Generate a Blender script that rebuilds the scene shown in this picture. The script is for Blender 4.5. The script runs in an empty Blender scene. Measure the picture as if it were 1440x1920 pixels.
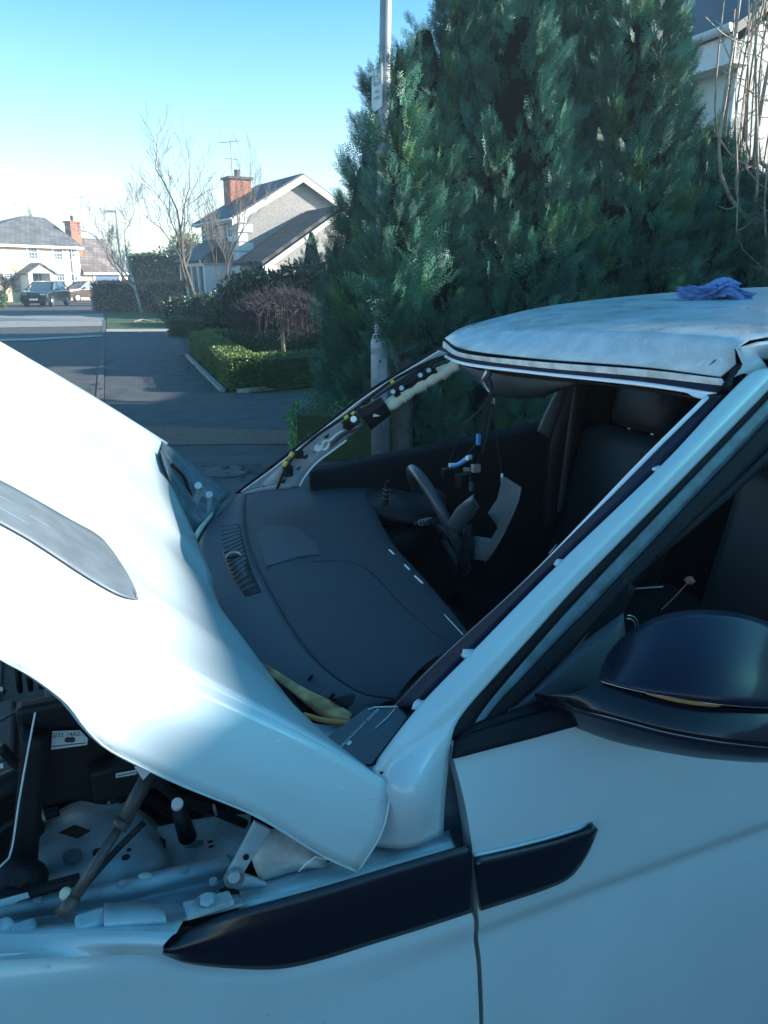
import bpy, math, random
import numpy as np
from mathutils import Vector, Matrix
R=math.radians
random.seed(7); rng=np.random.default_rng(7)
S=bpy.context.scene; COL=S.collection
# ---------------------------------------------------------------- camera
PITCH=R(16.7); F=1450.; H=1.70
cam=bpy.data.cameras.new('camera'); camo=bpy.data.objects.new('camera',cam); COL.objects.link(camo)
cam.sensor_fit='HORIZONTAL'; cam.sensor_width=36; cam.lens=36*F/1440; cam.clip_start=.05; cam.clip_end=3000
camo.location=(0,0,H); camo.rotation_euler=(math.pi/2-PITCH,0,0); S.camera=camo
S.render.resolution_x=768; S.render.resolution_y=1024
# ---------------------------------------------------------------- sky, sun, exposure
SUN_AZ=92; SUN_EL=22
w=bpy.data.worlds.new('World'); S.world=w; w.use_nodes=True
nt=w.node_tree; bg=nt.nodes['Background']
sky=nt.nodes.new('ShaderNodeTexSky'); sky.sky_type='NISHITA'; sky.sun_disc=False
sky.sun_elevation=R(SUN_EL); sky.sun_rotation=R(SUN_AZ); sky.altitude=50; sky.air_density=1.0; sky.dust_density=1.2; sky.ozone_density=1.0
tint=nt.nodes.new('ShaderNodeMix'); tint.data_type='RGBA'; tint.blend_type='MULTIPLY'; tint.inputs[0].default_value=1
tcw=nt.nodes.new('ShaderNodeTexCoord'); sxyz=nt.nodes.new('ShaderNodeSeparateXYZ'); nt.links.new(tcw.outputs['Generated'],sxyz.inputs[0])
rampw=nt.nodes.new('ShaderNodeValToRGB'); nt.links.new(sxyz.outputs['Z'],rampw.inputs[0])
rampw.color_ramp.elements[0].position=.09; rampw.color_ramp.elements[0].color=(1.0,1.0,1.0,1); rampw.color_ramp.elements[1].position=.36; rampw.color_ramp.elements[1].color=(.175,.63,.775,1)
bst=nt.nodes.new('ShaderNodeMix'); bst.data_type='RGBA'; bst.blend_type='MULTIPLY'; bst.inputs[0].default_value=1; bst.inputs[7].default_value=(1.25,1.42,1.5,1)
nt.links.new(rampw.outputs[0],bst.inputs[6]); nt.links.new(sky.outputs[0],tint.inputs[6]); nt.links.new(bst.outputs[2],tint.inputs[7])
nt.links.new(tint.outputs[2],bg.inputs[0]); bg.inputs[1].default_value=.10
sl=bpy.data.lights.new('sun','SUN'); sl.energy=5.0; sl.angle=R(.5); sl.color=(1,.93,.82)
so=bpy.data.objects.new('sun',sl); COL.objects.link(so)
sd=Vector((math.sin(R(SUN_AZ))*math.cos(R(SUN_EL)),math.cos(R(SUN_AZ))*math.cos(R(SUN_EL)),math.sin(R(SUN_EL))))
so.rotation_euler=sd.to_track_quat('Z','Y').to_euler(); so.location=(10,0,10)
S.view_settings.view_transform='Standard'; S.view_settings.look='None'; S.view_settings.gamma=1; S.view_settings.exposure=1.42
S.render.engine='CYCLES'
# ---------------------------------------------------------------- measuring helpers (sight lines -> real points)
TH=R(66); UX,UY=math.sin(TH),math.cos(TH); VX,VY=-math.cos(TH),math.sin(TH)
def W(u,v,z): return Vector((u*UX+v*VX,u*UY+v*VY,z))
def toC(p): return (p[0]*UX+p[1]*UY, p[0]*VX+p[1]*VY, p[2])
def ray(x,y):
    a=(x-720)/F; b=(960-y)/F
    return Vector((a,math.cos(PITCH)+b*math.sin(PITCH),-math.sin(PITCH)+b*math.cos(PITCH)))
def at(x,y,t): return Vector((0,0,H))+ray(x,y)*t
def PV(x,y,v): r=ray(x,y); return at(x,y,v/(r[0]*VX+r[1]*VY))
def PU(x,y,u): r=ray(x,y); return at(x,y,u/(r[0]*UX+r[1]*UY))
def PZ(x,y,z=0): return at(x,y,(z-H)/ray(x,y)[2])
def PY(x,y,Y): return at(x,y,Y/ray(x,y)[1])
def PN(x,y,p0,n):
    r=ray(x,y); n=Vector(n); return at(x,y,(Vector(p0)-Vector((0,0,H))).dot(n)/r.dot(n))
def trace(x,y,f,lo=.3,hi=12.):   # f(u,v,z) changes sign at the surface
    n=160; prev=f(*toC(at(x,y,lo))); a=lo
    for i in range(1,n+1):
        b=lo+(hi-lo)*i/n; c=f(*toC(at(x,y,b)))
        if prev*c<=0:
            for k in range(30):
                m=(a+b)/2
                if prev*f(*toC(at(x,y,m)))<=0: b=m
                else: a=m
            return at(x,y,(a+b)/2)
        a=b
    return at(x,y,hi)
# ---------------------------------------------------------------- materials
def mat(name,col,rough=.6,metal=0,noise=0,nscale=8,bump=0,bscale=60,coat=0,col2=None,spec=.5,trans=0,alpha=1,rnd=0,twosided=0,drops=0,specks=0,rvar=0):
    m=bpy.data.materials.new(name); m.use_nodes=True; t=m.node_tree; b=t.nodes['Principled BSDF']
    b.inputs['Roughness'].default_value=rough; b.inputs['Metallic'].default_value=metal
    b.inputs['Coat Weight'].default_value=coat; b.inputs['Coat Roughness'].default_value=.05
    b.inputs['Specular IOR Level'].default_value=spec
    b.inputs['Base Color'].default_value=(*col,1)
    tc=t.nodes.new('ShaderNodeTexCoord'); src=None
    if noise or col2:
        n=t.nodes.new('ShaderNodeTexNoise'); n.inputs['Scale'].default_value=nscale; n.inputs['Detail'].default_value=6
        t.links.new(tc.outputs['Object'],n.inputs['Vector'])
        r=t.nodes.new('ShaderNodeValToRGB'); c2=col2 or tuple(c*(1-noise) for c in col)
        r.color_ramp.elements[0].position=.35; r.color_ramp.elements[1].position=.65
        r.color_ramp.elements[0].color=(*c2,1); r.color_ramp.elements[1].color=(*(col if col2 else tuple(min(1,c*(1+noise*.5)) for c in col)),1)
        t.links.new(n.outputs['Fac'],r.inputs[0]); src=r.outputs[0]; t.links.new(src,b.inputs['Base Color'])
    if rnd:
        a=t.nodes.new('ShaderNodeAttribute'); a.attribute_name='tone'
        mx=t.nodes.new('ShaderNodeMix'); mx.data_type='RGBA'; mx.blend_type='MULTIPLY'; mx.inputs[0].default_value=1
        if src: t.links.new(src,mx.inputs[6])
        else: mx.inputs[6].default_value=(*col,1)
        t.links.new(a.outputs['Color'],mx.inputs[7]); t.links.new(mx.outputs[2],b.inputs['Base Color'])
    h=None
    if bump:
        n2=t.nodes.new('ShaderNodeTexNoise'); n2.inputs['Scale'].default_value=bscale; n2.inputs['Detail'].default_value=4
        t.links.new(tc.outputs['Object'],n2.inputs['Vector']); h=n2.outputs['Fac']
        bp=t.nodes.new('ShaderNodeBump'); bp.inputs['Strength'].default_value=bump; bp.inputs['Distance'].default_value=.01
        t.links.new(h,bp.inputs['Height']); t.links.new(bp.outputs[0],b.inputs['Normal'])
    if drops:
        vo=t.nodes.new('ShaderNodeTexVoronoi'); vo.inputs['Scale'].default_value=drops; vo.inputs['Randomness'].default_value=1
        t.links.new(tc.outputs['Object'],vo.inputs['Vector'])
        mr=t.nodes.new('ShaderNodeMapRange'); mr.inputs[1].default_value=.0; mr.inputs[2].default_value=.16; mr.inputs[3].default_value=1; mr.inputs[4].default_value=0
        t.links.new(vo.outputs['Distance'],mr.inputs[0])
        n3=t.nodes.new('ShaderNodeTexNoise'); n3.inputs['Scale'].default_value=7; t.links.new(tc.outputs['Object'],n3.inputs['Vector'])
        m2=t.nodes.new('ShaderNodeMath'); m2.operation='GREATER_THAN'; m2.inputs[1].default_value=.56; t.links.new(n3.outputs['Fac'],m2.inputs[0])
        m3=t.nodes.new('ShaderNodeMath'); m3.operation='MULTIPLY'; t.links.new(mr.outputs[0],m3.inputs[0]); t.links.new(m2.outputs[0],m3.inputs[1])
        bp=t.nodes.new('ShaderNodeBump'); bp.inputs['Strength'].default_value=.55; bp.inputs['Distance'].default_value=.002
        t.links.new(m3.outputs[0],bp.inputs['Height'])
        if b.inputs['Normal'].links: t.links.new(b.inputs['Normal'].links[0].from_socket,bp.inputs['Normal'])
        t.links.new(bp.outputs[0],b.inputs['Normal']); t.links.new(bp.outputs[0],b.inputs['Coat Normal'])
    if rvar:
        n6=t.nodes.new('ShaderNodeTexNoise'); n6.inputs['Scale'].default_value=rvar; n6.inputs['Detail'].default_value=9; n6.inputs['Roughness'].default_value=.65; t.links.new(tc.outputs['Object'],n6.inputs[0])
        r6=t.nodes.new('ShaderNodeMapRange'); r6.inputs[1].default_value=.38; r6.inputs[2].default_value=.62; r6.inputs[3].default_value=max(.05,rough-.16); r6.inputs[4].default_value=rough+.2; t.links.new(n6.outputs['Fac'],r6.inputs[0]); t.links.new(r6.outputs[0],b.inputs['Roughness'])
    if specks:
        mp=t.nodes.new('ShaderNodeMapping'); mp.inputs['Scale'].default_value=(34,48,40); mp.inputs['Rotation'].default_value=(0,0,.5); t.links.new(tc.outputs['Object'],mp.inputs[0])
        n5=t.nodes.new('ShaderNodeTexNoise'); n5.inputs['Scale'].default_value=1.6; n5.inputs['Detail'].default_value=8; n5.inputs['Roughness'].default_value=.7; t.links.new(mp.outputs[0],n5.inputs[0])
        r5=t.nodes.new('ShaderNodeValToRGB'); r5.color_ramp.elements[0].position=.55; r5.color_ramp.elements[1].position=.64; t.links.new(n5.outputs['Fac'],r5.inputs[0])
        m5=t.nodes.new('ShaderNodeMix'); m5.data_type='RGBA'; m5.inputs[7].default_value=(.66,.70,.72,1); l=b.inputs['Base Color'].links[0].from_socket
        t.links.new(l,m5.inputs[6]); q5=t.nodes.new('ShaderNodeMath'); q5.operation='MULTIPLY'; q5.inputs[1].default_value=.4; t.links.new(r5.outputs[0],q5.inputs[0]); t.links.new(q5.outputs[0],m5.inputs[0]); t.links.new(m5.outputs[2],b.inputs['Base Color'])
    if trans:
        b.inputs['Transmission Weight'].default_value=trans; b.inputs['IOR'].default_value=1.02
    return m
M={}
M['paint']=mat('car_paint',(.46,.55,.60),.30,coat=.5,noise=.05,nscale=4,drops=46)
M['roofpaint']=mat('dusty_roof_paint',(.40,.48,.53),.42,coat=.3,noise=.18,nscale=16,specks=1,rvar=7)
M['baypaint']=mat('engine_bay_paint',(.36,.46,.52),.5,noise=.4,nscale=14,bump=.15,bscale=80,coat=.1)
M['warmgrey']=mat('primer_and_reflection',(.62,.60,.58),.6,noise=.3,nscale=25,bump=.2,bscale=70)  # scraped primer; also colours the painted reflection at the pillar foot
M['flange']=mat('bare_white_flange',(.78,.78,.80),.45)
M['gloss']=mat('gloss_black_plastic',(.006,.006,.014),.22,coat=.25,spec=.35,noise=.2)
M['mirrorcap']=mat('gloss_navy_cap',(.008,.010,.026),.28,coat=.14,spec=.25)
M['vent']=mat('bonnet_vent_plastic',(.11,.14,.17),.45,noise=.15,nscale=30,drops=30)
M['louvre']=mat('louvre_edge',(.20,.25,.29),.4)
M['flange2']=mat('painted_bracket',(.36,.44,.49),.45,noise=.2,nscale=20)
M['wheel']=mat('steering_leather',(.05,.06,.075),.28)
M['covergrey']=mat('grey_cover_plastic',(.075,.11,.125),.4)
M['black']=mat('black_plastic',(.009,.010,.015),.5,noise=.3,nscale=20,bump=.1,spec=.25)
M['rubber']=mat('black_rubber',(.006,.007,.013),.6,noise=.4,nscale=12,bump=.2,bscale=120,spec=.2)
M['urethane']=mat('urethane_bead',(.006,.010,.030),.7,noise=.4,nscale=30,bump=.3,bscale=50,spec=.2)
M['frit']=mat('glass_frit',(.012,.02,.035),.28,noise=.3,nscale=10,coat=.4)
M['dash']=mat('dash_leather',(.016,.027,.042),.62,noise=.12,nscale=6,bump=.12,bscale=500)
M['dash2']=mat('dash_trim',(.035,.048,.062),.6,bump=.1,bscale=400)
M['cabin']=mat('cabin_black',(.005,.006,.010),.8,spec=.2)
M['seat']=mat('seat_leather',(.007,.011,.017),.5,bump=.1,bscale=300,spec=.3)
M['metal']=mat('zinc_metal',(.45,.47,.5),.38,metal=.8,noise=.2)
M['greymetal']=mat('grey_primed_metal',(.38,.41,.45),.45,noise=.2,nscale=20)
M['foamyellow']=mat('yellow_foam_and_reflection',(.60,.31,.13),.85,noise=.5,nscale=22,bump=.3)  # also colours the painted reflection on the mirror seam
M['foamyellow2']=mat('amber_seal_strip',(.60,.26,.06),.5)
M['cream']=mat('airbag_cloth',(.62,.58,.46),.8,noise=.15,nscale=20,bump=.2,bscale=90)
M['yellow']=mat('yellow_tape',(.55,.42,.05),.5)
M['white']=mat('white_plastic',(.75,.76,.78),.4)
M['label']=mat('label_paper',(.62,.64,.64),.5)
M['ink']=mat('label_ink',(.03,.03,.04),.6)
M['etch']=mat('etched_lettering',(.62,.68,.74),.6)
M['blue']=mat('blue_connector',(.05,.25,.6),.4)
M['copper']=mat('brown_knob',(.25,.12,.08),.4)
M['tan']=mat('worn_gas_strut',(.055,.05,.048),.45,noise=.4,nscale=30)
M['cloth']=mat('blue_paper_towel',(.12,.24,.50),.85,noise=.12,bump=.3,bscale=60)
M['teal']=mat('grey_trim',(.022,.034,.048),.55)
M['stripe']=mat('door_frame_paint',(.085,.135,.175),.4,noise=.35,nscale=30)
M['asphalt']=mat('asphalt',(.062,.066,.074),.85,noise=.28,nscale=3,bump=.5,bscale=160)
M['asphalt2']=mat('worn_tarmac',(.085,.085,.088),.85,noise=.2,nscale=2,bump=.3,bscale=90)
M['cover']=mat('worn_iron_cover',(.10,.11,.12),.6,noise=.3)
M['palegrey']=mat('pale_grey_ground',(.24,.23,.22),.85,noise=.2,nscale=3,bump=.3)
M['kerb']=mat('concrete_kerb',(.33,.32,.31),.85,noise=.25,nscale=6,bump=.3)
M['redground']=mat('reddish_ground',(.22,.12,.09),.9,noise=.5,nscale=40,bump=1,bscale=60)
M['grass']=mat('lawn',(.045,.085,.022),.9,noise=.4,nscale=4,bump=.6,bscale=40)
M['soil']=mat('soil',(.035,.026,.02),.95,noise=.4)
M['conifer']=mat('conifer_foliage',(.058,.185,.135),.55,rnd=1)
M['hedge']=mat('box_hedge_leaves',(.10,.17,.025),.5,rnd=1)
M['hedge2']=mat('bright_box_leaves',(.07,.26,.04),.5,rnd=1)
M['leaf']=mat('dark_glossy_leaves',(.030,.065,.030),.38,rnd=1)
M['laurel']=mat('laurel_leaves',(.13,.20,.07),.45,rnd=1)
M['beech']=mat('brown_beech_leaves',(.40,.25,.19),.8,rnd=1)
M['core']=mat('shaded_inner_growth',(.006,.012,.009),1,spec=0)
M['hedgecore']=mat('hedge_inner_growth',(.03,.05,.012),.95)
M['bark']=mat('brown_bark',(.10,.075,.06),.85,noise=.4,nscale=8,bump=.4)
M['birch']=mat('white_birch_bark',(.55,.50,.46),.7,noise=.5,nscale=5,col2=(.16,.13,.12))
M['twig']=mat('twig_bark',(.15,.13,.125),.8)
M['paletwig']=mat('pale_stem_bark',(.42,.33,.26),.6,noise=.35,nscale=9)
M['purple']=mat('purple_twigs',(.036,.032,.040),.8)
M['cream_r']=mat('cream_render',(.44,.365,.255),.85,noise=.08,nscale=1.5,bump=.2,bscale=30)
M['dash_r']=mat('pebbledash',(.29,.275,.27),.9,noise=.25,nscale=14,bump=.7,bscale=50)
M['white_r']=mat('white_painted_trim',(.60,.60,.60),.5,noise=.05)
M['palewall']=mat('pale_render',(.50,.52,.50),.85,noise=.07,nscale=2)
M['brick']=mat('red_brick',(.34,.13,.085),.85,noise=.35,nscale=9)
M['glass']=mat('window_glass',(.05,.09,.13),.25,spec=.2)
M['bluedoor']=mat('blue_door',(.03,.07,.18),.4)
M['slate']=mat('dark_slate',(.055,.055,.065),.6,noise=.3,nscale=3)
M['lamp']=mat('galvanised_post',(.30,.31,.33),.5,metal=.3,noise=.3,nscale=4,bump=.1)
M['sign']=mat('sign_face',(.60,.62,.60),.5,noise=.1,nscale=6)
M['signy']=mat('sign_yellow',(.62,.45,.10),.5,noise=.3,nscale=8)
M['carblack']=mat('dark_car_paint',(.012,.016,.022),.12,coat=1)
M['carmaroon']=mat('maroon_car_paint',(.035,.014,.018),.15,coat=1)
M['tyre']=mat('tyre',(.02,.02,.02),.8)
M['chrome']=mat('chrome',(.7,.7,.72),.15,metal=1)
M['redlamp']=mat('red_lamp',(.5,.03,.03),.2)
def tile_mat(name,c1,c2,sx,sz):
    m=bpy.data.materials.new(name); m.use_nodes=True; t=m.node_tree; b=t.nodes['Principled BSDF']; b.inputs['Roughness'].default_value=.75
    tc=t.nodes.new('ShaderNodeTexCoord'); mp=t.nodes.new('ShaderNodeMapping'); t.links.new(tc.outputs['UV'],mp.inputs[0])
    br=t.nodes.new('ShaderNodeTexBrick'); br.inputs['Scale'].default_value=1; br.inputs['Brick Width'].default_value=sx; br.inputs['Row Height'].default_value=sz
    br.inputs['Mortar Size'].default_value=.025; br.inputs['Color1'].default_value=(*c1,1); br.inputs['Color2'].default_value=(*c2,1)
    br.inputs['Mortar'].default_value=(c1[0]*.35,c1[1]*.35,c1[2]*.35,1); br.inputs['Bias'].default_value=-.2
    t.links.new(mp.outputs[0],br.inputs['Vector'])
    n=t.nodes.new('ShaderNodeTexNoise'); n.inputs['Scale'].default_value=.8; t.links.new(tc.outputs['Object'],n.inputs[0])
    mx=t.nodes.new('ShaderNodeMix'); mx.data_type='RGBA'; mx.blend_type='OVERLAY'; mx.inputs[0].default_value=.5
    t.links.new(br.outputs['Color'],mx.inputs[6]); t.links.new(n.outputs['Fac'],mx.inputs[7]); t.links.new(mx.outputs[2],b.inputs['Base Color'])
    bp=t.nodes.new('ShaderNodeBump'); bp.inputs['Strength'].default_value=.6; bp.inputs['Distance'].default_value=.03; bp.invert=True
    t.links.new(br.outputs['Fac'],bp.inputs['Height']); t.links.new(bp.outputs[0],b.inputs['Normal'])
    return m
M['tiles']=tile_mat('grey_concrete_tiles',(.085,.08,.09),(.16,.155,.16),.45,.36)
M['tiles2']=tile_mat('brown_concrete_tiles',(.12,.09,.085),(.25,.20,.19),.45,.36)
M['tiles3']=tile_mat('dark_ribbed_tiles',(.050,.048,.056),(.085,.075,.08),3.2,.42)
# ---------------------------------------------------------------- object helpers
def base_of(o):
    x=Vector((0,0,0))
    while o is not None: x=x+o.location; o=o.parent
    return x
def mk(name,verts,faces,m,parent=None,loc=None,smooth=False,solid=0,bevel=0,tone=None,uv=None,sub=0,kind=None,off=-1):
    o0=base_of(parent) if parent else Vector(loc if loc is not None else (0,0,0))
    V_=np.array([tuple(v) for v in verts],dtype=float) if not isinstance(verts,np.ndarray) else verts
    V_=V_-np.array(o0)[None,:]
    me=bpy.data.meshes.new(name)
    if isinstance(faces,np.ndarray):
        nf,k_=faces.shape; me.vertices.add(len(V_)); me.vertices.foreach_set('co',V_.astype(np.float32).ravel())
        me.loops.add(nf*k_); me.loops.foreach_set('vertex_index',faces.astype(np.int32).ravel())
        me.polygons.add(nf); me.polygons.foreach_set('loop_start',np.arange(0,nf*k_,k_,dtype=np.int32))
        me.update(calc_edges=True)
    else: me.from_pydata(V_.tolist(),[],faces)
    me.materials.append(m)
    if smooth: me.polygons.foreach_set('use_smooth',[True]*len(me.polygons))
    if tone is not None:
        a=me.color_attributes.new('tone','FLOAT_COLOR','POINT')
        t=np.ones((len(V_),4)); t[:,:3]=tone; a.data.foreach_set('color',t.ravel())
    if uv is not None:
        l=me.uv_layers.new(name='UVMap'); idx=np.zeros(len(me.loops),dtype=int); me.loops.foreach_get('vertex_index',idx)
        l.data.foreach_set('uv',np.array(uv)[idx].ravel())
    me.update()
    o=bpy.data.objects.new(name,me); COL.objects.link(o)
    if parent: o.parent=parent
    else: o.location=o0
    if solid:
        md=o.modifiers.new('thickness','SOLIDIFY'); md.thickness=solid; md.offset=off
    if bevel:
        md=o.modifiers.new('bevel','BEVEL'); md.width=bevel; md.segments=2; md.limit_method='ANGLE'; md.angle_limit=R(40)
    if sub:
        md=o.modifiers.new('sub','SUBSURF'); md.levels=sub; md.render_levels=sub
    if kind: o['kind']=kind
    return o
def tag(o,label,cat,group=None,kind=None):
    o['label']=label; o['category']=cat
    if group: o['group']=group
    if kind: o['kind']=kind
    return o
def thing(name,label,cat,loc,group=None):
    o=bpy.data.objects.new(name,None); COL.objects.link(o); o.location=loc; o.empty_display_size=.2
    return tag(o,label,cat,group)
def box(c,sx,sy,sz,rot=0,tilt=None):
    c=Vector(c); m=Matrix.Rotation(rot,3,'Z')
    if tilt is not None: m=tilt
    vs=[c+m@Vector((x*sx/2,y*sy/2,z*sz/2)) for x in (-1,1) for y in (-1,1) for z in (-1,1)]
    fs=[(0,1,3,2),(4,6,7,5),(0,4,5,1),(2,3,7,6),(0,2,6,4),(1,5,7,3)]
    return vs,fs
class MB:
    def __init__(s): s.v=[]; s.f=[]
    def add(s,vf):
        n=len(s.v); s.v+=list(vf[0]); s.f+=[tuple(i+n for i in f) for f in vf[1]]; return s
def catmull(pts,n):
    pts=[Vector(p) for p in pts]
    if len(pts)==2: return [pts[0].lerp(pts[1],i/(n-1)) for i in range(n)]
    P=[pts[0]*2-pts[1]]+pts+[pts[-1]*2-pts[-2]]; out=[]
    dense=[]
    for i in range(1,len(P)-2):
        for k in range(12):
            t=k/12; a,b,c,d=P[i-1],P[i],P[i+1],P[i+2]
            dense.append(.5*((2*b)+(c-a)*t+(2*a-5*b+4*c-d)*t*t+(3*b-a-3*c+d)*t**3))
    dense.append(pts[-1]); return resample(dense,n)
def resample(pts,n):
    pts=[Vector(p) for p in pts]; L=[0]
    for i in range(1,len(pts)): L.append(L[-1]+(pts[i]-pts[i-1]).length)
    out=[]; j=0
    for k in range(n):
        s=L[-1]*k/(n-1)
        while j<len(L)-2 and L[j+1]<s: j+=1
        d=L[j+1]-L[j]; out.append(pts[j].lerp(pts[j+1],(s-L[j])/d if d>1e-9 else 0))
    return out
def grid(rows):
    n=len(rows[0]); vs=[p for r in rows for p in r]
    fs=[(i*n+j,i*n+j+1,(i+1)*n+j+1,(i+1)*n+j) for i in range(len(rows)-1) for j in range(n-1)]
    return vs,fs
def loft(polys,n=24,rows=None,smooth=True,bulge=0,bdir=None):
    R_=[catmull(p,n) if smooth else resample(p,n) for p in polys]
    if rows:
        out=[]
        for j in range(n):
            out.append(catmull([r[j] for r in R_],rows))
        R_=[[out[j][i] for j in range(n)] for i in range(rows)]
        if bulge:
            for i,r in enumerate(R_):
                s=math.sin(math.pi*i/(rows-1))*bulge
                for j in range(n): r[j]=r[j]+Vector(bdir)*s
    return grid(R_)
def tube(pts,r,sides=8,cap=True):
    pts=[Vector(p) for p in pts]; vs=[]; fs=[]; n=len(pts)
    rr=r if hasattr(r,'__len__') else [r]*n
    d0=(pts[1]-pts[0]).normalized(); a=d0.orthogonal().normalized()
    for i,p in enumerate(pts):
        d=(pts[min(i+1,n-1)]-pts[max(i-1,0)]).normalized()
        a=(a-d*a.dot(d)).normalized(); b=d.cross(a)
        for k in range(sides):
            t=2*math.pi*k/sides; vs.append(p+(a*math.cos(t)+b*math.sin(t))*rr[i])
    for i in range(n-1):
        for k in range(sides):
            k2=(k+1)%sides; fs.append((i*sides+k,i*sides+k2,(i+1)*sides+k2,(i+1)*sides+k))
    if cap: fs.append(tuple(range(sides))[::-1]); fs.append(tuple((n-1)*sides+k for k in range(sides)))
    return vs,fs
def poly(pts): # one flat polygon
    return [Vector(p) for p in pts],[tuple(range(len(pts)))]
def disc(c,nrm,r,h,sides=20):
    n=Vector(nrm).normalized(); c=Vector(c)
    return tube([c,c+n*h*.9,c+n*h],[r,r,r*.85],sides)
def ellip(c,rx,ry,rz,nu=20,nv=12,rot=0,noise=0,seed=0):
    rs=np.random.default_rng(seed); vs=[];fs=[]
    ph=rs.random(6)*6.28
    for i in range(nv+1):
        t=math.pi*i/nv
        for j in range(nu):
            p=2*math.pi*j/nu; k=1+noise*(math.sin(3*p+ph[0]+2*t)+math.sin(5*p+ph[1])*math.sin(4*t+ph[2]))*.5
            x=math.sin(t)*math.cos(p)*rx*k; y=math.sin(t)*math.sin(p)*ry*k; z=math.cos(t)*rz*k
            vs.append(Vector(c)+Vector((x*math.cos(rot)-y*math.sin(rot),x*math.sin(rot)+y*math.cos(rot),z)))
    for i in range(nv):
        for j in range(nu):
            j2=(j+1)%nu; fs.append((i*nu+j,(i+1)*nu+j,(i+1)*nu+j2,i*nu+j2))
    return vs,fs
def text_mesh(name,s,size,p,xdir,ydir,m,parent,align='CENTER',ext=.0002):
    c=bpy.data.curves.new(name,'FONT'); c.body=s; c.size=size; c.align_x=align; c.align_y='CENTER'; c.extrude=ext; c.resolution_u=2
    o=bpy.data.objects.new(name,c); COL.objects.link(o); bpy.context.view_layer.update()
    me=bpy.data.meshes.new_from_object(o.evaluated_get(bpy.context.evaluated_depsgraph_get()))
    bpy.data.objects.remove(o); me.name=name; me.materials.clear(); me.materials.append(m)
    x=Vector(xdir).normalized(); z=x.cross(Vector(ydir)).normalized(); y=z.cross(x)
    mt=Matrix((x,y,z)).transposed()
    for v in me.vertices: v.co=mt@v.co+Vector(p)-base_of(parent)
    o=bpy.data.objects.new(name,me); COL.objects.link(o); o.parent=parent; return o

# ================================================================ GROUND AND STREET
def sheet(name,pts,z,m,kind='structure'):
    vs,fs=poly([(p[0],p[1],z) for p in pts]); return mk(name,vs,fs,m,kind=kind)
g=sheet('ground',[(-700,-300),(700,-300),(700,1500),(-700,1500)],-.03,M['grass'])
# driveway (dark asphalt) both sides of the edging line; edging runs (195,597)->(188,755)
e0=PZ(188,755); e1=PZ(195,600); ed=(e1-e0).normalized()
eback=e0-ed*16
def offs(p,d,k): n=Vector((d.y,-d.x,0)); return p+n*k
roadfar=(-25,61,0)
sheet('driveway',[offs(eback,ed,.06),offs(e1,ed,.06),(-6.6,31.5,0),(-4.6,19.,0),(-2.55,12.2,0),(9.5,11.0,0),(9.5,-14,0),(2,-14,0)],0,M['asphalt'])
sheet('road',[offs(eback,ed,-.06)-ed*0,offs(e1,ed,-.06),(-20,66,0),(-70,66,0),(-70,-14,0)],0,M['asphalt'])
# edging strip between
q=[offs(eback,ed,-.06),offs(eback,ed,.04),offs(e1,ed,.06),offs(e1,ed,-.06)]
vs,fs=poly([(p.x,p.y,.012) for p in q]); mk('edging',vs,fs,M['asphalt2'],solid=.06,kind='structure')
def strip_px(name,pts,z,m):
    vs,fs=poly([PZ(x,y,z) for x,y in pts]); return mk(name,vs,fs,m,kind='structure')
strip_px('pale_strip',[(-260,597),(193,588),(196,611),(-260,618)],.008,M['palegrey'])  # paler grey band across the far end of the road
strip_px('kerb',[(-260,640),(60,634),(192,627.5),(192,630.5),(60,638),(-260,646)],.02,M['kerb'])
strip_px('verge',[(199,583),(330,583),(340,617),(201,617)],.012,M['grass'])
strip_px('kerb_2',[(199,617),(338,617),(338,621),(199,622)],.02,M['kerb'])
strip_px('reddish_strip',[(-200,795),(230,797),(560,808),(560,832),(300,834),(-200,836)],.006,M['redground'])  # speckled reddish band across the driveway
strip_px('planting_bed',[(430,732),(640,708),(700,620),(330,620),(352,668)],.01,M['soil'])
strip_px('front_garden',[(30,575),(190,560),(190,555),(-100,555),(-100,590)],.012,M['grass'])
strip_px('far_drive',[(60,572),(192,575),(196,560),(190,548),(100,548)],.014,M['asphalt2'])
# manhole cover
c=PZ(425,885,.004); mh=thing('manhole_cover','round iron manhole cover set in the dark driveway','manhole cover',(c.x,c.y,0))
mk('cover_frame',*tube([c,c+Vector((0,0,.008))],.20,24),M['cover'],mh)
b=MB()
for k in range(-4,5):
    L=math.sqrt(.18**2-(k*.038)**2)*2; b.add(box(c+Vector((0,k*.038,.010)),L,.018,.004))
mk('tread_pattern',b.v,b.f,M['cover'],mh)

# ================================================================ VEGETATION BUILDERS
def inst(tv,tf,mats,tones):
    n=len(mats); k=len(tv); V3=np.einsum('nij,kj->nki',mats[:,:3,:3],tv)+mats[:,None,:3,3]
    Fs=(tf[None,:,:]+(np.arange(n)*k)[:,None,None]).reshape(-1,tf.shape[1])
    T=np.repeat(tones,k,axis=0) if tones.ndim==2 else tones
    return V3.reshape(-1,3),Fs,T
def frames(pos,yd,roll,scale):
    # y axis along yd, random roll
    n=len(pos); yd=yd/np.linalg.norm(yd,axis=1,keepdims=True)
    ref=np.tile([0,0,1.],(n,1)); ref[np.abs(yd[:,2])>.95]=[1,0,0]
    x=np.cross(yd,ref); x/=np.linalg.norm(x,axis=1,keepdims=True); z=np.cross(x,yd)
    c=np.cos(roll)[:,None]; s=np.sin(roll)[:,None]; x2=x*c+z*s; z2=np.cross(x2,yd)
    m=np.zeros((n,4,4)); m[:,:3,0]=x2*scale[:,None]; m[:,:3,1]=yd*scale[:,None]; m[:,:3,2]=z2*scale[:,None]; m[:,:3,3]=pos; return m
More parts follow.
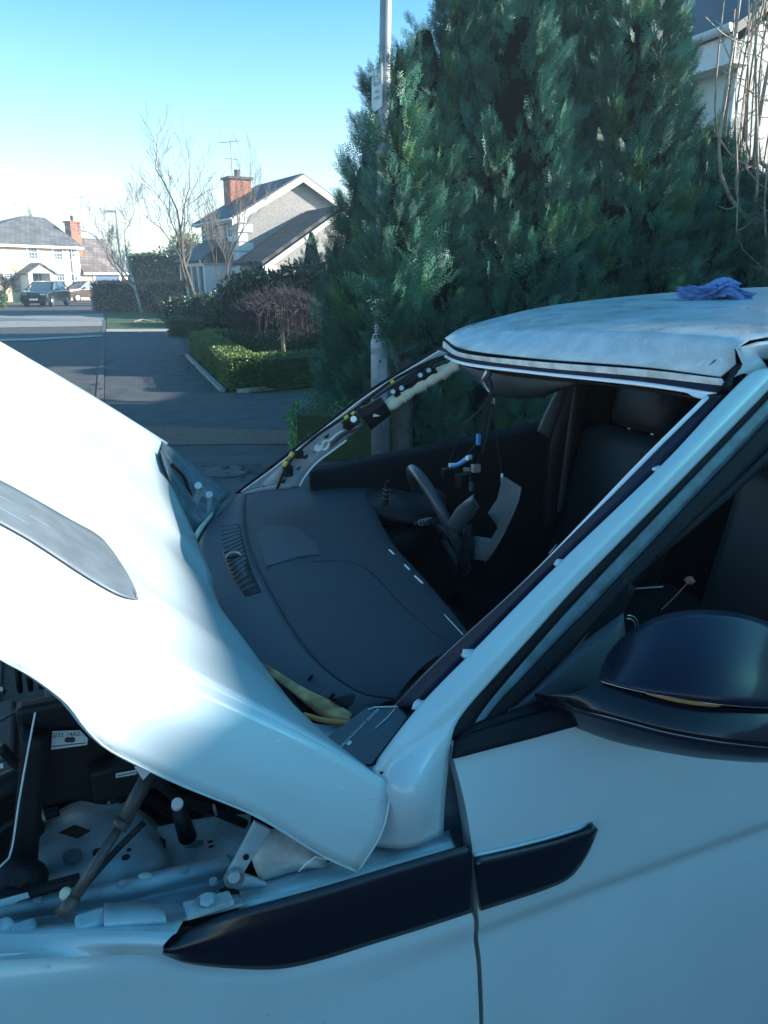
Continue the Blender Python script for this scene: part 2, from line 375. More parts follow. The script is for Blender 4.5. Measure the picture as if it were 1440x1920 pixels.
def spray():   # flat fern-like scale-leaf spray, unit length along +Y
    v=[];f=[];tn=[]
    def tri(p,d,L,wd):
        d=np.array(d)/np.linalg.norm(d); s=np.array([d[1],-d[0],0]); i=len(v); p=np.array(p,float)
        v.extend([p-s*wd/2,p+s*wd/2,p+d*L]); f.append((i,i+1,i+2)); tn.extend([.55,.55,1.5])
    tri((0,0,0),(0,1,0),1,.03)
    for k in range(8):
        y=.10+k*.11
        for sg in (-1,1):
            L=.42*(1-y*.70)*(.75+.5*random.random()); a=R(46+9*random.random()); d=np.array([sg*math.sin(a),math.cos(a),.3*(random.random()-.5)])
            yy=y+.05*(sg>0); tri((0,yy,0),d,L,.034)
            if k<6:
                for q in (.35,.65):
                    for s2 in (-1,1):
                        a2=a*sg+s2*.75; tri(np.array([0,yy,0])+d*L*q,(math.sin(a2),math.cos(a2),0),L*.40*(1.1-q*.5),.032)
    v=np.array(v); v[:,2]+=-.25*v[:,0]**2-.10*v[:,1]**2
    return v,np.array(f),np.array(tn)
def plume(nspray=13):
    sv,sf,stn=spray(); pos=[];yd=[];ro=[];sc=[]
    for k in range(nspray):
        t=(k/nspray)**.9; a=k*2.4+random.random(); op=.75*(1-t)+.12
        d=(math.cos(a)*op,1,math.sin(a)*op)
        pos.append((math.cos(a)*.05*(1-t),t*.75,math.sin(a)*.05*(1-t))); yd.append(d); ro.append(random.random()*6.28); sc.append(.52*(1-t*.45)*(.8+.4*random.random()))
    m=frames(np.array(pos),np.array(yd,float),np.array(ro),np.array(sc))
    tn=np.array([[.75+.5*random.random()]*3 for _ in range(nspray)])
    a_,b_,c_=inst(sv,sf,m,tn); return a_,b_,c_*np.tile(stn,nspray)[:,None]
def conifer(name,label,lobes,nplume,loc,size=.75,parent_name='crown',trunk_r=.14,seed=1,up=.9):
    """lobes: (cx,cy,base z,height,rx,ry) tapered columns"""
    rs=np.random.default_rng(seed); root=thing(name,label,'conifer',loc)
    temps=[plume() for _ in range(4)]
    areas=np.array([l[3]*(l[4]+l[5]) for l in lobes]); cnt=(nplume*areas/areas.sum()).astype(int)
    allV=[];allF=[];allT=[];off=0; core=[]; tr=[]
    def prof(t): return (min(1,(.55+t*1.6))*(1-max(0,t-.25)/.75)**.55)
    for (cx,cy,bz,h,rx,ry),n in zip(lobes,cnt):
        n=max(n,4)
        t=rs.random(n*4)**1.1; 
        keep=rs.random(n*4)<np.array([prof(x)+.12 for x in t]); t=t[keep][:n]; n=len(t)
        a=rs.random(n)*2*math.pi; bk_=(np.sin(a)>.35)&(rs.random(n)<.75); a=np.where(bk_,-a,a); pr=np.array([prof(x) for x in t])
        rad=pr*(.90+.16*rs.random(n)+.07*np.sin(a*5+t*9))
        pos=np.stack([cx+np.cos(a)*rx*rad,cy+np.sin(a)*ry*rad,bz+t*h],1)
        dirs=np.stack([np.cos(a)*.55+.18*rs.normal(size=n),np.sin(a)*.55+.18*rs.normal(size=n),up+.1*rs.normal(size=n)],1)
        dirs/=np.linalg.norm(dirs,axis=1,keepdims=True)
        sc=size*(.6+.75*rs.random(n))*(1-.3*t)
        pos=pos-dirs*sc[:,None]*.55
        fr=frames(pos,dirs,rs.random(n)*6.28,sc)
        which=rs.integers(0,4,n); ton=.6+.8*rs.random(n)
        for w_ in range(4):
            idx=np.where(which==w_)[0]
            if not len(idx): continue
            tv,tf,tt=temps[w_]
            V3,Fs,_=inst(tv,tf,fr[idx],np.ones((len(idx),3)))
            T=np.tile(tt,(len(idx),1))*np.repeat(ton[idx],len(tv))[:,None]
            yel=np.repeat(rs.random(len(idx))<.12,len(tv)); T[yel]*=np.array([1.7,1.25,.7])
            allV.append(V3);allF.append(Fs+off);allT.append(T); off+=len(V3)
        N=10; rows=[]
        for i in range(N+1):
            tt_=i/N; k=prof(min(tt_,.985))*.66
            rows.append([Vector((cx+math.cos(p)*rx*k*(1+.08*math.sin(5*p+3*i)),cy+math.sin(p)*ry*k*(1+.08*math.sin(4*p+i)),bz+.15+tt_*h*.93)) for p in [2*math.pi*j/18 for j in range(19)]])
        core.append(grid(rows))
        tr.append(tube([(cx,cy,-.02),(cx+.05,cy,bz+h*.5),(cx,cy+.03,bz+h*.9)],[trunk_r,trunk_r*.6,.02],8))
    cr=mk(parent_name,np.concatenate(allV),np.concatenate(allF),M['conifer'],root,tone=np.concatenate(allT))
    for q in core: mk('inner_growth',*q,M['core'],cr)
    for q in tr: mk('trunk',*q,M['bark'],root)
    return root
LEAF=np.array([(-.5,0,0),(-.28,.5,.06),(0,1,0),(.28,.5,.06),(0,.0,-.03)])*np.array([.55,1,1]); LEAF[0]=(0,0,0)
LEAFV=np.array([(0,0,0),(.26,.45,.05),(0,1,0),(-.26,.45,.05)]); LEAFF=np.array([(0,1,2),(0,2,3)])
def leaves(pos,nrm,size,rs,spread=.9,tonevar=.5,clump=None):
    n=len(pos); d=nrm+spread*rs.normal(size=(n,3)); sc=size*(.6+.8*rs.random(n))
    fr=frames(pos,d,rs.random(n)*6.28,sc); tn=(1-tonevar/2+tonevar*rs.random(n))
    if clump is not None: tn=tn*clump
    t=np.repeat(tn[:,None],3,1); t[:,0]*=.85+.4*rs.random(n)
    return inst(LEAFV,LEAFF,fr,t)
def hedge(name,label,line,width,height,mt,leaf=.035,dens=900,seed=3,core='hedgecore',cat='hedge',wob=.03,z0=0,top_wave=0,group=None):
    """line: list of (x,y); builds a clipped hedge along it: leaves over a solid inner form"""
    rs=np.random.default_rng(seed); P=[];Nn=[]; c=MB()
    L0=Vector((line[0][0],line[0][1],z0))
    for i in range(len(line)-1):
        a=np.array(line[i],float); b_=np.array(line[i+1],float); d=b_-a; L=np.linalg.norm(d); d/=L; nn=np.array([-d[1],d[0]])
        hw=width/2
        c.add(box((*( (a+b_)/2),z0+height/2-.02),L+width*.9-.06,width-.06,height-.07,math.atan2(d[1],d[0])))
        for face,area in (('s1',L*height),('s2',L*height),('t',L*width),('e',width*height)):
            k=int(area*dens*(1 if face!='e' else 2))
            s=rs.random(k)*(L+width)-hw; q=rs.random(k)
            if face=='t': off=(rs.random(k)*2-1)*hw; z=np.full(k,height)+wob*rs.normal(size=k)*.4; nr=np.tile([0,0,1.],(k,1))
            elif face=='e':
                en=rs.random(k)<.5; s=np.where(en,-hw,L+hw)+wob*rs.normal(size=k)*.4; off=(rs.random(k)*2-1)*hw; z=q*height; nr=np.stack([np.where(en,-1,1)*d[0],np.where(en,-1,1)*d[1],np.zeros(k)],1)
            else:
                sg=1 if face=='s1' else -1; off=sg*(hw+wob*rs.normal(size=k)*.4); z=q*height; nr=np.tile([nn[0]*sg,nn[1]*sg,.3],(k,1))
            z=z+top_wave*np.sin(s*1.7)*z/height
            P.append(np.stack([a[0]+d[0]*s+nn[0]*off,a[1]+d[1]*s+nn[1]*off,z0+z],1)); Nn.append(nr)
    P=np.concatenate(P);Nn=np.concatenate(Nn)
    cl=.8+.35*np.sin(P[:,0]*3.1+1)*np.sin(P[:,1]*2.3)*np.sin(P[:,2]*5+1)
    v,f,t=leaves(P,Nn,leaf,rs,.8,.6,cl)
    root=thing(name,label,cat,L0,group)
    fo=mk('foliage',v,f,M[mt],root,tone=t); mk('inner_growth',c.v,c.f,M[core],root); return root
def bush(name,label,blobs,mt,n,leaf,seed=5,core='core',cat='bush',stems=True,depth=.25,spread=.8,shell=.80,mtwig='bark'):
    rs=np.random.default_rng(seed); vol=np.array([b[3]*b[5]+b[3]*b[4] for b in blobs]); cnt=(n*vol/vol.sum()).astype(int); P=[];Nn=[]; c=[]; st=[]
    for (x,y,z,rx,ry,rz),k in zip(blobs,cnt):
        d=rs.normal(size=(k,3)); d/=np.linalg.norm(d,axis=1,keepdims=True); 
        lump=1+.10*np.sin(d[:,0]*7+x)*np.sin(d[:,2]*6+y)+.06*np.sin(d[:,1]*11)
        r=(1-depth*rs.random(k)**1.5)*lump+.03*rs.normal(size=k)
        P.append(np.array([x,y,z])+d*r[:,None]*np.array([rx,ry,rz])); Nn.append(d*np.array([1,1,.8])+np.array([0,0,.35]))
        c.append(ellip((x,y,z),rx*shell,ry*shell,rz*shell,14,9))
        if stems: st.append(tube([(x,y,-.02),(x+.04,y,z)],[.05,.03],6))
    P=np.concatenate(P);Nn=np.concatenate(Nn); ok=P[:,2]>0.01; P=P[ok];Nn=Nn[ok]
    cl=.75+.45*np.sin(P[:,0]*5+1)*np.sin(P[:,1]*4)*np.sin(P[:,2]*6+2)
    v,f,t=leaves(P,Nn,leaf,rs,spread,.6,cl)
    root=thing(name,label,cat,(blobs[0][0],blobs[0][1],0))
    fo=mk('foliage',v,f,M[mt],root,tone=t)
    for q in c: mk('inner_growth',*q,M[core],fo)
    for q in st: mk('stem',*q,M[mtwig],root)
    return root
def branch_tree(name,label,base,height,r0,mt_trunk,mt_twig,seed=1,levels=5,spread=.55,trunk_frac=.3,upb=.35,minr=.004,kids=(3,4),cat='tree',lean=(0,0),shrink=.72,multi=None,group=None):
    rnd=random.Random(seed); tk=MB(); tw=MB()
    base=Vector(base)
    def grow(p,d,L,r,lv):
        n=4; pts=[p]; q=p.copy(); dd=d.copy()
        for i in range(n):
            dd=(dd+Vector((rnd.gauss(0,.10),rnd.gauss(0,.10),rnd.gauss(0,.05)+upb*.12))).normalized(); q=q+dd*L/n; pts.append(q.copy())
        rr=[max(minr*.7,r*(1-.45*i/n)) for i in range(n+1)]
        (tk if lv<=1 else tw).add(tube(pts,rr,7 if lv<=1 else (4 if lv<3 else 3),cap=False))
        if lv>=levels: return
        k=rnd.randint(*kids)
        for j in range(k):
            t=.35+.65*(j+rnd.random()*.8)/k if j<k-1 else 1.0
            ii=min(n-1,int(t*n)); s=pts[ii].lerp(pts[ii+1],t*n-ii) if t<1 else pts[-1]
            a=rnd.random()*6.28; perp=dd.orthogonal().normalized(); perp=Matrix.Rotation(a,3,dd)@perp
            nd=(dd+perp*spread*(.6+.8*rnd.random())+Vector((0,0,upb*.5))).normalized()
            grow(s,nd,L*shrink*(.75+.45*rnd.random()),max(minr,r*(.5 if t<1 else .6)),lv+1)
    root=thing(name,label,cat,base,group)
    if multi:
        for (dx,dy,dz,L,rr_) in multi: grow(base,Vector((dx,dy,dz)).normalized(),L,rr_,0)
    else: grow(base,Vector((lean[0],lean[1],1)).normalized(),height*trunk_frac,r0,0)
    mk('trunk',tk.v,tk.f,M[mt_trunk],root,smooth=True)
    mk('branches',tw.v,tw.f,M[mt_twig],root)
    return root

# ---- big conifer right of the lamp post, and its neighbours
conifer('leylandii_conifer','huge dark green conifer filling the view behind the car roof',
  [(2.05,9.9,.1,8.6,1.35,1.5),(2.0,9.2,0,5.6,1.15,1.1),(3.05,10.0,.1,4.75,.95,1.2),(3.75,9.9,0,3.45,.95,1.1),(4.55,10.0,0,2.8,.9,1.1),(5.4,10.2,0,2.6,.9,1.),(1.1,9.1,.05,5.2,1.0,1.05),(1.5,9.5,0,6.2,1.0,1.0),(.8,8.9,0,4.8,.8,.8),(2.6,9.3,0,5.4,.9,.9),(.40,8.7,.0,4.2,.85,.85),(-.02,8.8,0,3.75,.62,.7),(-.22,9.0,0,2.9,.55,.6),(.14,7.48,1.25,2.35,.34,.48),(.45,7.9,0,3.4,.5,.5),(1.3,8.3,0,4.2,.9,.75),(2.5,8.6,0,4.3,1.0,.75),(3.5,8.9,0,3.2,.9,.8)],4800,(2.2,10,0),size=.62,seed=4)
conifer('conifer_hedge','tall clipped dark conifer between the pebbledashed house and the huge conifer',
  [(-2.35,26.5,.05,3.2,.65,.7),(-1.5,26.4,0,3.0,.8,.8),(-.6,25,0,3.1,.9,.9),(.3,22,0,3.1,.9,1.)],260,(-1.2,26,0),size=.5,seed=9,trunk_r=.06)
# ---- hedges
hedge('box_hedge','low clipped green box hedge beside the foot of the lamp post',[(-.52,7.75),(-.30,7.74)],.75,.50,'hedge2',.035,1500,seed=2)
nc=PZ(425,735); rc=PZ(640,711); lc=PZ(355,668)
nc2=Vector((nc.x+.22,nc.y+.28,0)); 
hedge('box_hedge','square box hedge surrounding the domed weeping tree, its near corner in sun',[(lc.x+.3,lc.y+.1),(nc2.x,nc2.y),(rc.x+1.2,rc.y+.45)],.5,.53,'hedge',.035,1600,seed=6)
hedge('box_hedge','back run of the box hedge behind the domed weeping tree',[(lc.x+.5,lc.y+.6),(-.6,18.4),(.9,17.6)],.5,.55,'hedge',.04,900,seed=8)
b=MB(); b.add(box(((nc.x+rc.x)/2+.3,(nc.y+rc.y)/2-.02+.06,.02),2.7,.08,.07,math.atan2(rc.y-nc.y,rc.x-nc.x))); mk('garden_edging',b.v,b.f,M['kerb'],kind='structure')
b=MB(); b.add(box(((nc.x+lc.x)/2-.06,(nc.y+lc.y)/2,.02),6.3,.08,.06,math.atan2(lc.y-nc.y,lc.x-nc.x))); mk('garden_edging',b.v,b.f,M['kerb'],kind='structure')
p1=PZ(322,632);p2=PZ(420,640)
hedge('box_hedge','low dark hedge run at the back left of the garden bed',[(p1.x+.2,p1.y+.5),(p2.x+.4,p2.y+2.5)],.7,.55,'leaf',.07,400,seed=11)
hedge('beech_hedge','long reddish brown leafless beech hedge behind the roadside lawn',[(-15.6,45.5),(-11.,43.),(-6.8,41.5)],1.3,1.55,'beech',.10,520,seed=12,core='core',wob=.12)
hedge('evergreen_hedge','tall dark green clipped hedge between the two houses',[(-16.4,55),(-12.2,56)],1.5,3.3,'leaf',.14,180,seed=13,core='core',wob=.1)
bush('shrub','low dark shrub at the left of the rhododendron',[(-6.9,30.5,.5,1.0,.9,.75),(-5.7,29.8,.6,1.1,.9,.85),(-8.,32,.45,1.,.8,.7)],'leaf',7000,.09,seed=15)
bush('rhododendron','large dark glossy leaved rhododendron behind the domed weeping tree',[(-3.0,20.3,.95,1.25,1.1,1.0),(-2.0,20.5,1.15,1.0,1.0,.95),(-3.7,20.6,.6,.9,.9,.75),(-1.2,20,.8,1.0,1.0,.9)],'leaf',16000,.12,seed=16)
bush('laurel_bush','pale green laurel bush at the left edge of the picture',[(-25.1,50,.8,.95,.9,1.1),(-24.2,50,.5,.6,.7,.7),(-26.3,50.4,1.1,1.0,1.0,1.3)],'laurel',6000,.17,seed=17,core='core')
bush('golden_conifer','yellow green conifer top beyond the tall clipped hedge',[(-14.6,60,2.8,1.6,1.2,2.1),(-13.0,60,2.6,1.3,1.2,1.8)],'laurel',5000,.2,seed=18,core='core')
for i,(x,y,rx,h_) in enumerate([(-22,84,4.5,4.2),(-28.,88,5,3.4),(-13,80,5,4.0)]):
    bush('background_tree',['dark treetop above the garage roof of the cream house','low dark tree far behind the garage','dark treetop beyond the yellow green conifer'][i],[(x,y,h_*.5,rx,3,h_*.62),(x+3,y,h_*.45,rx*.7,3,h_*.5)],'leaf',4500,.28,seed=20+i,cat='tree')
# ---- weeping domed tree
def weeping():
    c=PZ(530,690); Y=15.2; x=PY(530,640,Y).x; root=thing('weeping_tree','small weeping tree with a bare purple brown dome on a single pale stem','tree',(x,Y,0))
    rnd=random.Random(3); top=Vector((x,Y,1.02)); 
    mk('trunk',*tube([(x,Y,-.02),(x+.01,Y,.5),(x-.01,Y,1.02)],[.045,.038,.04],10),M['paletwig'],root,smooth=True)
    b=MB()
    for i in range(2300):
        a=rnd.random()*6.28; r=.90*(rnd.random()**.55); zt=1.05+.42*math.sqrt(max(0,1-(r/1.0)**2))*(.8+.3*rnd.random())
        p1=top+Vector((math.cos(a)*r*.45,math.sin(a)*r*.45,(zt-1.02)*.95)); p2=top+Vector((math.cos(a)*r,math.sin(a)*r,(zt-1.02)*.75)); 
        dr=.05+.48*rnd.random()**.8*(r>.3); p3=p2+Vector((math.cos(a)*.07+rnd.gauss(0,.06),math.sin(a)*.07+rnd.gauss(0,.06),-dr))
        pts=catmull([top,p1,p2,p3],8); b.add(tube(pts,[.009,.008,.007,.006,.005,.004,.0035,.003],3,cap=False))
        for k in range(3):
            s=pts[rnd.randint(3,7)]; b.add(tube([s,s+Vector((rnd.gauss(0,.10),rnd.gauss(0,.10),rnd.gauss(.0,.09)))],[.005,.003],3,cap=False))
    mk('branches',b.v,b.f,M['purple'],root)
weeping()
# ---- bare trees
tp=lambda px,Y,z=0: Vector((PY(px,525,Y).x,Y,z))
branch_tree('birch_tree','bare birch with a pale white trunk just behind the street lamp',tp(262,43.4),9.6,.10,'birch','birch',seed=12,levels=6,trunk_frac=.26,spread=.55,upb=.38,lean=(-.09,0),minr=.011,kids=(3,3))
branch_tree('birch_tree','taller bare birch with a dark trunk in front of the pebbledashed house',tp(374,34.5),9.2,.12,'bark','twig',seed=5,levels=6,trunk_frac=.27,spread=.52,upb=.36,lean=(.0,0),minr=.007,kids=(3,3))
branch_tree('birch_tree','slim bare birch nearest the corner of the pebbledashed house',tp(415,35.5),8.,.07,'bark','twig',seed=8,levels=6,trunk_frac=.28,spread=.40,upb=.5,lean=(-.03,0),minr=.007,kids=(3,3))
branch_tree('bare_tree','faint leafless tree far behind the cream house roof',tp(78,92),9.6,.2,'twig','twig',seed=21,levels=4,trunk_frac=.4,spread=.35,upb=.5,minr=.02)
branch_tree('bare_shrub','reddish bare shrub above the laurel at the left edge of the picture',tp(2,51),4.6,.05,'bark','beech',seed=31,levels=5,trunk_frac=.22,spread=.6,upb=.3,minr=.010,kids=(4,4))
lv=[];lf=[]
_r=random.Random(11)
for i in range(260):
    t_=_r.random(); k_=_r.random(); p_=(nc.lerp(lc,t_)+Vector((-.1-abs(_r.gauss(0,.35)),0,0))) if k_<.4 else (Vector((-1.2+1.6*_r.random()-1.2*_r.random(),7.2-abs(_r.gauss(0,.5)),0)) if k_<.6 else Vector((e0.x+_r.gauss(0,.15)+(e1.x-e0.x)*t_*.7,e0.y+(e1.y-e0.y)*t_*.7,0)))
    a_=_r.random()*6.28; s_=.02+.03*_r.random(); n_=len(lv); z_=.018+.012*_r.random()
    for dx,dy in ((-1,-.5),(1,-.5),(1,.5),(-1,.5)): lv.append((p_.x+s_*(dx*math.cos(a_)-dy*math.sin(a_)),p_.y+s_*(dx*math.sin(a_)+dy*math.cos(a_)),z_+.01*_r.random()))
    lf.append((n_,n_+1,n_+2,n_+3))
mk('fallen_leaves',lv,lf,M['beech'],kind='stuff')
# bare upright coppiced tree in front of the pale house (top right)
bt=Vector((4.3,9.0,0))
def coppice():
    rnd=random.Random(4); root=thing('coppiced_tree','bare tree with many upright pale stems in front of the pale house','tree',bt)
    tk=MB(); tw=MB()
    top=Vector((4.05,8.6,2.75)); tk.add(tube(catmull([bt,(4.2,8.85,1.4),top],8),[.11,.105,.1,.095,.09,.085,.08,.07],9,cap=False))
    for i in range(64):
        a=rnd.random()*6.28; r=.15+1.05*rnd.random(); z0=top.z-1.0*rnd.random()
        p=top.copy(); p.z=z0; k1=p+Vector((math.cos(a)*r*.6,math.sin(a)*r*.5,.12+.2*rnd.random())); k2=k1+Vector((math.cos(a)*r*.2+rnd.gauss(0,.04),math.sin(a)*r*.2,.5)); k3=k2+Vector((rnd.gauss(0,.15),rnd.gauss(0,.1),1.0+rnd.random()*.8)); k4=k3+Vector((rnd.gauss(0,.1),rnd.gauss(0,.1),.8))
        rr=.007+.013*rnd.random()**2; pts=catmull([p,k1,k2,k3,k4],14); tw.add(tube(pts,[rr*(1.3-1.0*j/14) for j in range(14)],6,cap=False))
        for k in range(5):
            s=pts[rnd.randint(2,12)]; e=s+Vector((rnd.gauss(0,.2),rnd.gauss(0,.2),rnd.gauss(.12,.15))); tw.add(tube(catmull([s,s.lerp(e,.5)+Vector((0,0,-.03)),e],5),[.006,.005,.0045,.004,.003],4,cap=False))
    mk('trunk',tk.v,tk.f,M['bark'],root,smooth=True); mk('branches',tw.v,tw.f,M['paletwig'],root,smooth=True)
coppice()

# ================================================================ HOUSES
Z=Vector((0,0,1))
class Wall:
    def __init__(s,p,az): s.p=Vector(p); s.d=Vector((math.sin(az),math.cos(az),0)); s.n=Vector((s.d.y,-s.d.x,0))   # n points to the right of d
    def at(s,a,z,o=0): return s.p+s.d*a+Z*z+s.n*o
    def px(s,x,y,o=0): q=PN(x,y,s.p+s.n*o,s.n); return ((q-s.p).dot(s.d),q.z)
def slab(wl,a0,a1,z0,z1,o0,o1):
    vs=[wl.at(a,z,o) for a in (a0,a1) for z in (z0,z1) for o in (o0,o1)]
    return vs,[(0,1,3,2),(4,6,7,5),(0,4,5,1),(2,3,7,6),(0,2,6,4),(1,5,7,3)]
def window(wl,parent,a0,a1,z0,z1,bars=(3,2),out=.03,surround=True,frame='white_r'):
    b=MB(); t=.06
    for r_ in ((a0,a1,z0,z0+t),(a0,a1,z1-t,z1),(a0,a0+t,z0+t,z1-t),(a1-t,a1,z0+t,z1-t)): b.add(slab(wl,*r_,-.05,.07))
    f=mk('window',b.v,b.f,M[frame],parent)
    mk('pane',*slab(wl,a0+t,a1-t,z0+t,z1-t,-.02,.03),M['glass'],f)
    b=MB()
    for k in range(1,bars[0]): x=a0+(a1-a0)*k/bars[0]; b.add(slab(wl,x-.011,x+.011,z0+t,z1-t,.03,.05))
    zm=(z0+z1)/2; b.add(slab(wl,a0+t,a1-t,zm-.03,zm+.03,.03,.056))
    for k in range(2):
        for j in range(1,bars[1]): zz=z0+(zm-z0)*j/bars[1]+(zm-z0)*k; b.add(slab(wl,a0+t,a1-t,zz-.011,zz+.011,.03,.05))
    mk('glazing_bars',b.v,b.f,M[frame],f)
    if surround:
        b=MB(); s=.16
        for r_ in ((a0-s,a1+s,z0-s,z0),(a0-s,a1+s,z1,z1+s*.6),(a0-s,a0,z0,z1),(a1,a1+s,z0,z1)): b.add(slab(wl,*r_,-.02,.04))
        mk('surround',b.v,b.f,M['white_r'],f)
    return f
def roofplane(pts,m,parent,name='roof',th=.14,us=1):
    pts=[Vector(p) for p in pts]; x=(pts[1]-pts[0]).normalized(); n=x.cross(pts[2]-pts[0]).normalized(); y=n.cross(x)
    uv=[((p-pts[0]).dot(x)*us,(p-pts[0]).dot(y)*us) for p in pts]
    return mk(name,pts,[tuple(range(len(pts)))],m,parent,uv=uv,solid=th)
# --- cream house
h1c=PY(152,525,70); h1c.z=0; az1=R(33)
w1=Wall(h1c,az1); w1.n=-w1.n if w1.n.y>0 else w1.n   # facing us
house=thing('detached_house','cream rendered two storey house with hipped roof at the end of the road','house',h1c)
def wpx(wl,x,y): return wl.px(x,y)
ez=wpx(w1,152,463)[1]; aL=wpx(w1,-60,500)[0]
aL=w1.px(-75,470)[0]; D=8.
def blockwall(wl,a0,a1,z1,depth,name,m,parent):
    vs=[wl.at(a,z,o) for a in (a0,a1) for z in (-.1,z1) for o in (0,-depth)]
    return mk(name,vs,[(0,1,3,2),(4,6,7,5),(0,4,5,1),(2,3,7,6),(0,2,6,4),(1,5,7,3)],m,parent)
blockwall(w1,aL,0,ez,D,'wall',M['cream_r'],house)
rz=ez+2.55
E=[w1.at(aL-.3,ez+.02,.4),w1.at(.35,ez+.02,.4),w1.at(.35,ez+.02,-D-.3),w1.at(aL-.3,ez+.02,-D-.3)]
ra2,rz=w1.px(84,408,-D/2); ra1=w1.px(40,408,-D/2)[0]; r1=w1.at(ra1,rz,-D/2); r2=w1.at(ra2,rz,-D/2)
rf=roofplane([E[0],E[1],r2,r1],M['tiles'],house)
roofplane([E[1],E[2],r2],M['tiles'],house); roofplane([E[2],E[3],r1,r2],M['tiles'],house); roofplane([E[3],E[0],r1],M['tiles'],house)
mk('downpipe',*tube([w1.at(-.75,0,.1),w1.at(-.75,ez-.3,.1),w1.at(-.75,ez-.1,.35)],.05,6),M['white_r'],house)
mk('fascia',*slab(w1,aL-.3,.35,ez-.22,ez-.02,.30,.42),M['white_r'],house)
for (x0,x1,y0,y1) in [(50,68,460,486),(98,115,461,487),(126,142,462,487),(104,120,512,540),(131,145,513,540),(6,22,512,530)]:
    a0,zt=w1.px(x0,y0); a1,_=w1.px(x1,y0); zb=w1.px((x0+x1)/2,y1)[1]; window(w1,house,a0,a1,zb,zt)
# quoins
for k in range(int(ez/.5)):
    mk('quoin',*slab(w1,-.55+(.15 if k%2 else 0),.05,.1+k*.5,.54+k*.5,-.1,.05),M['white_r'],house)
# porch
pa0=w1.px(36,540)[0]; pa1=w1.px(88,540)[0]; pm=(pa0+pa1)/2; pz=w1.px(40,512)[1]; pt=w1.px(61,493)[1]
b=MB(); b.add(slab(w1,pa0+.1,pa0+.45,0,pz,.05,1.3)); b.add(slab(w1,pa1-.45,pa1-.1,0,pz,.05,1.3))
b.add(([w1.at(pa0+.1,pz,1.3),w1.at(pa1-.1,pz,1.3),w1.at(pm,pt-.15,1.3),w1.at(pa0+.1,pz,1.2),w1.at(pa1-.1,pz,1.2),w1.at(pm,pt-.15,1.2)],[(0,1,2),(3,5,4),(0,3,4,1),(1,4,5,2),(2,5,3,0)]))
pc=mk('porch',b.v,b.f,M['white_r'],house)
roofplane([w1.at(pa0-.2,pz-.05,.03),w1.at(pa0-.2,pz-.05,1.45),w1.at(pm,pt,1.45),w1.at(pm,pt,.03)],M['tiles'],pc,'porch_roof',.1)
roofplane([w1.at(pa1+.2,pz-.05,1.45),w1.at(pa1+.2,pz-.05,.03),w1.at(pm,pt,.03),w1.at(pm,pt,1.45)],M['tiles'],pc,'porch_roof',.1)
fd=mk('front_door',*slab(w1,pm-.5,pm+.5,0,2.1,.02,.08),M['bluedoor'],house)
for s in (-1,1): mk('side_light',*slab(w1,pm+s*.78-.2,pm+s*.78+.2,.3,2.1,.02,.07),M['glass'],fd)
b=MB()
for s in (-1,1): b.add(slab(w1,pm+s*.54-.04,pm+s*.54+.04,0,2.15,.02,.1)); b.add(slab(w1,pm+s*1.02-.04,pm+s*1.02+.04,0,2.15,.02,.1))
mk('door_frame',b.v,b.f,M['white_r'],fd)
# chimney and garage
cb=w1.at(.9,0,-1.6); ct=PY(160,418,cb.y).z
ch=mk('chimney',*box((cb.x,cb.y,ct/2),.8,1.0,ct,-az1),M['brick'],house)
mk('chimney_cap',*box((cb.x,cb.y,ct+.06),1.0,1.2,.14,-az1),M['brick'],ch)
mk('chimney_pot',*tube([(cb.x,cb.y,ct+.1),(cb.x,cb.y,ct+.6)],.12,10),M['black'],ch)
ga0=.1; ga1=w1.px(240,525)[0]; gz=w1.px(200,509)[1]
blockwall(w1,ga0,ga1,gz,6.,'garage_wall',M['cream_r'],house)
gt=gz+2.9
roofplane([w1.at(ga0,gz-.05,.35),w1.at(ga1+.2,gz-.05,.35),w1.at(ga1+.2,gt,-3),w1.at(ga0,gt,-3)],M['tiles2'],house)
roofplane([w1.at(ga1+.2,gz-.05,-6.3),w1.at(ga0,gz-.05,-6.3),w1.at(ga0,gt,-3),w1.at(ga1+.2,gt,-3)],M['tiles2'],house)
mk('fascia',*slab(w1,ga0,ga1+.2,gz-.28,gz-.08,.25,.37),M['white_r'],house)
d0,dz=w1.px(177,516); d1,_=w1.px(222,516)
gd=mk('garage_door',*slab(w1,d0,d1,0,dz,.02,.07),M['bluedoor'],house)
b=MB(); b.add(slab(w1,d0-.18,d0,0,dz+.18,.0,.1)); b.add(slab(w1,d1,d1+.18,0,dz+.18,.0,.1)); b.add(slab(w1,d0,d1,dz,dz+.18,0,.1)); mk('door_frame',b.v,b.f,M['white_r'],gd)
# TV aerials
def aerial(px,top,Y,lab,parent,zb):
    p=PY(px,top,Y); b=MB(); b.add(tube([(p.x,p.y,zb),(p.x,p.y,p.z)],.03,5)); b.add(tube([(p.x-.6,p.y,p.z-.15),(p.x+.5,p.y,p.z-.05)],.02,4))
    for k in range(5): b.add(tube([(p.x-.5+.22*k,p.y-.25,p.z-.13+.02*k),(p.x-.5+.22*k,p.y+.25,p.z-.13+.02*k)],.012,4))
    b.add(tube([(p.x-.3,p.y,p.z-.9),(p.x+.3,p.y,p.z-.95)],.02,4))
    mk('aerial',b.v,b.f,M['lamp'],parent)
aerial(150,368,cb.y,'',house,ct-.5)
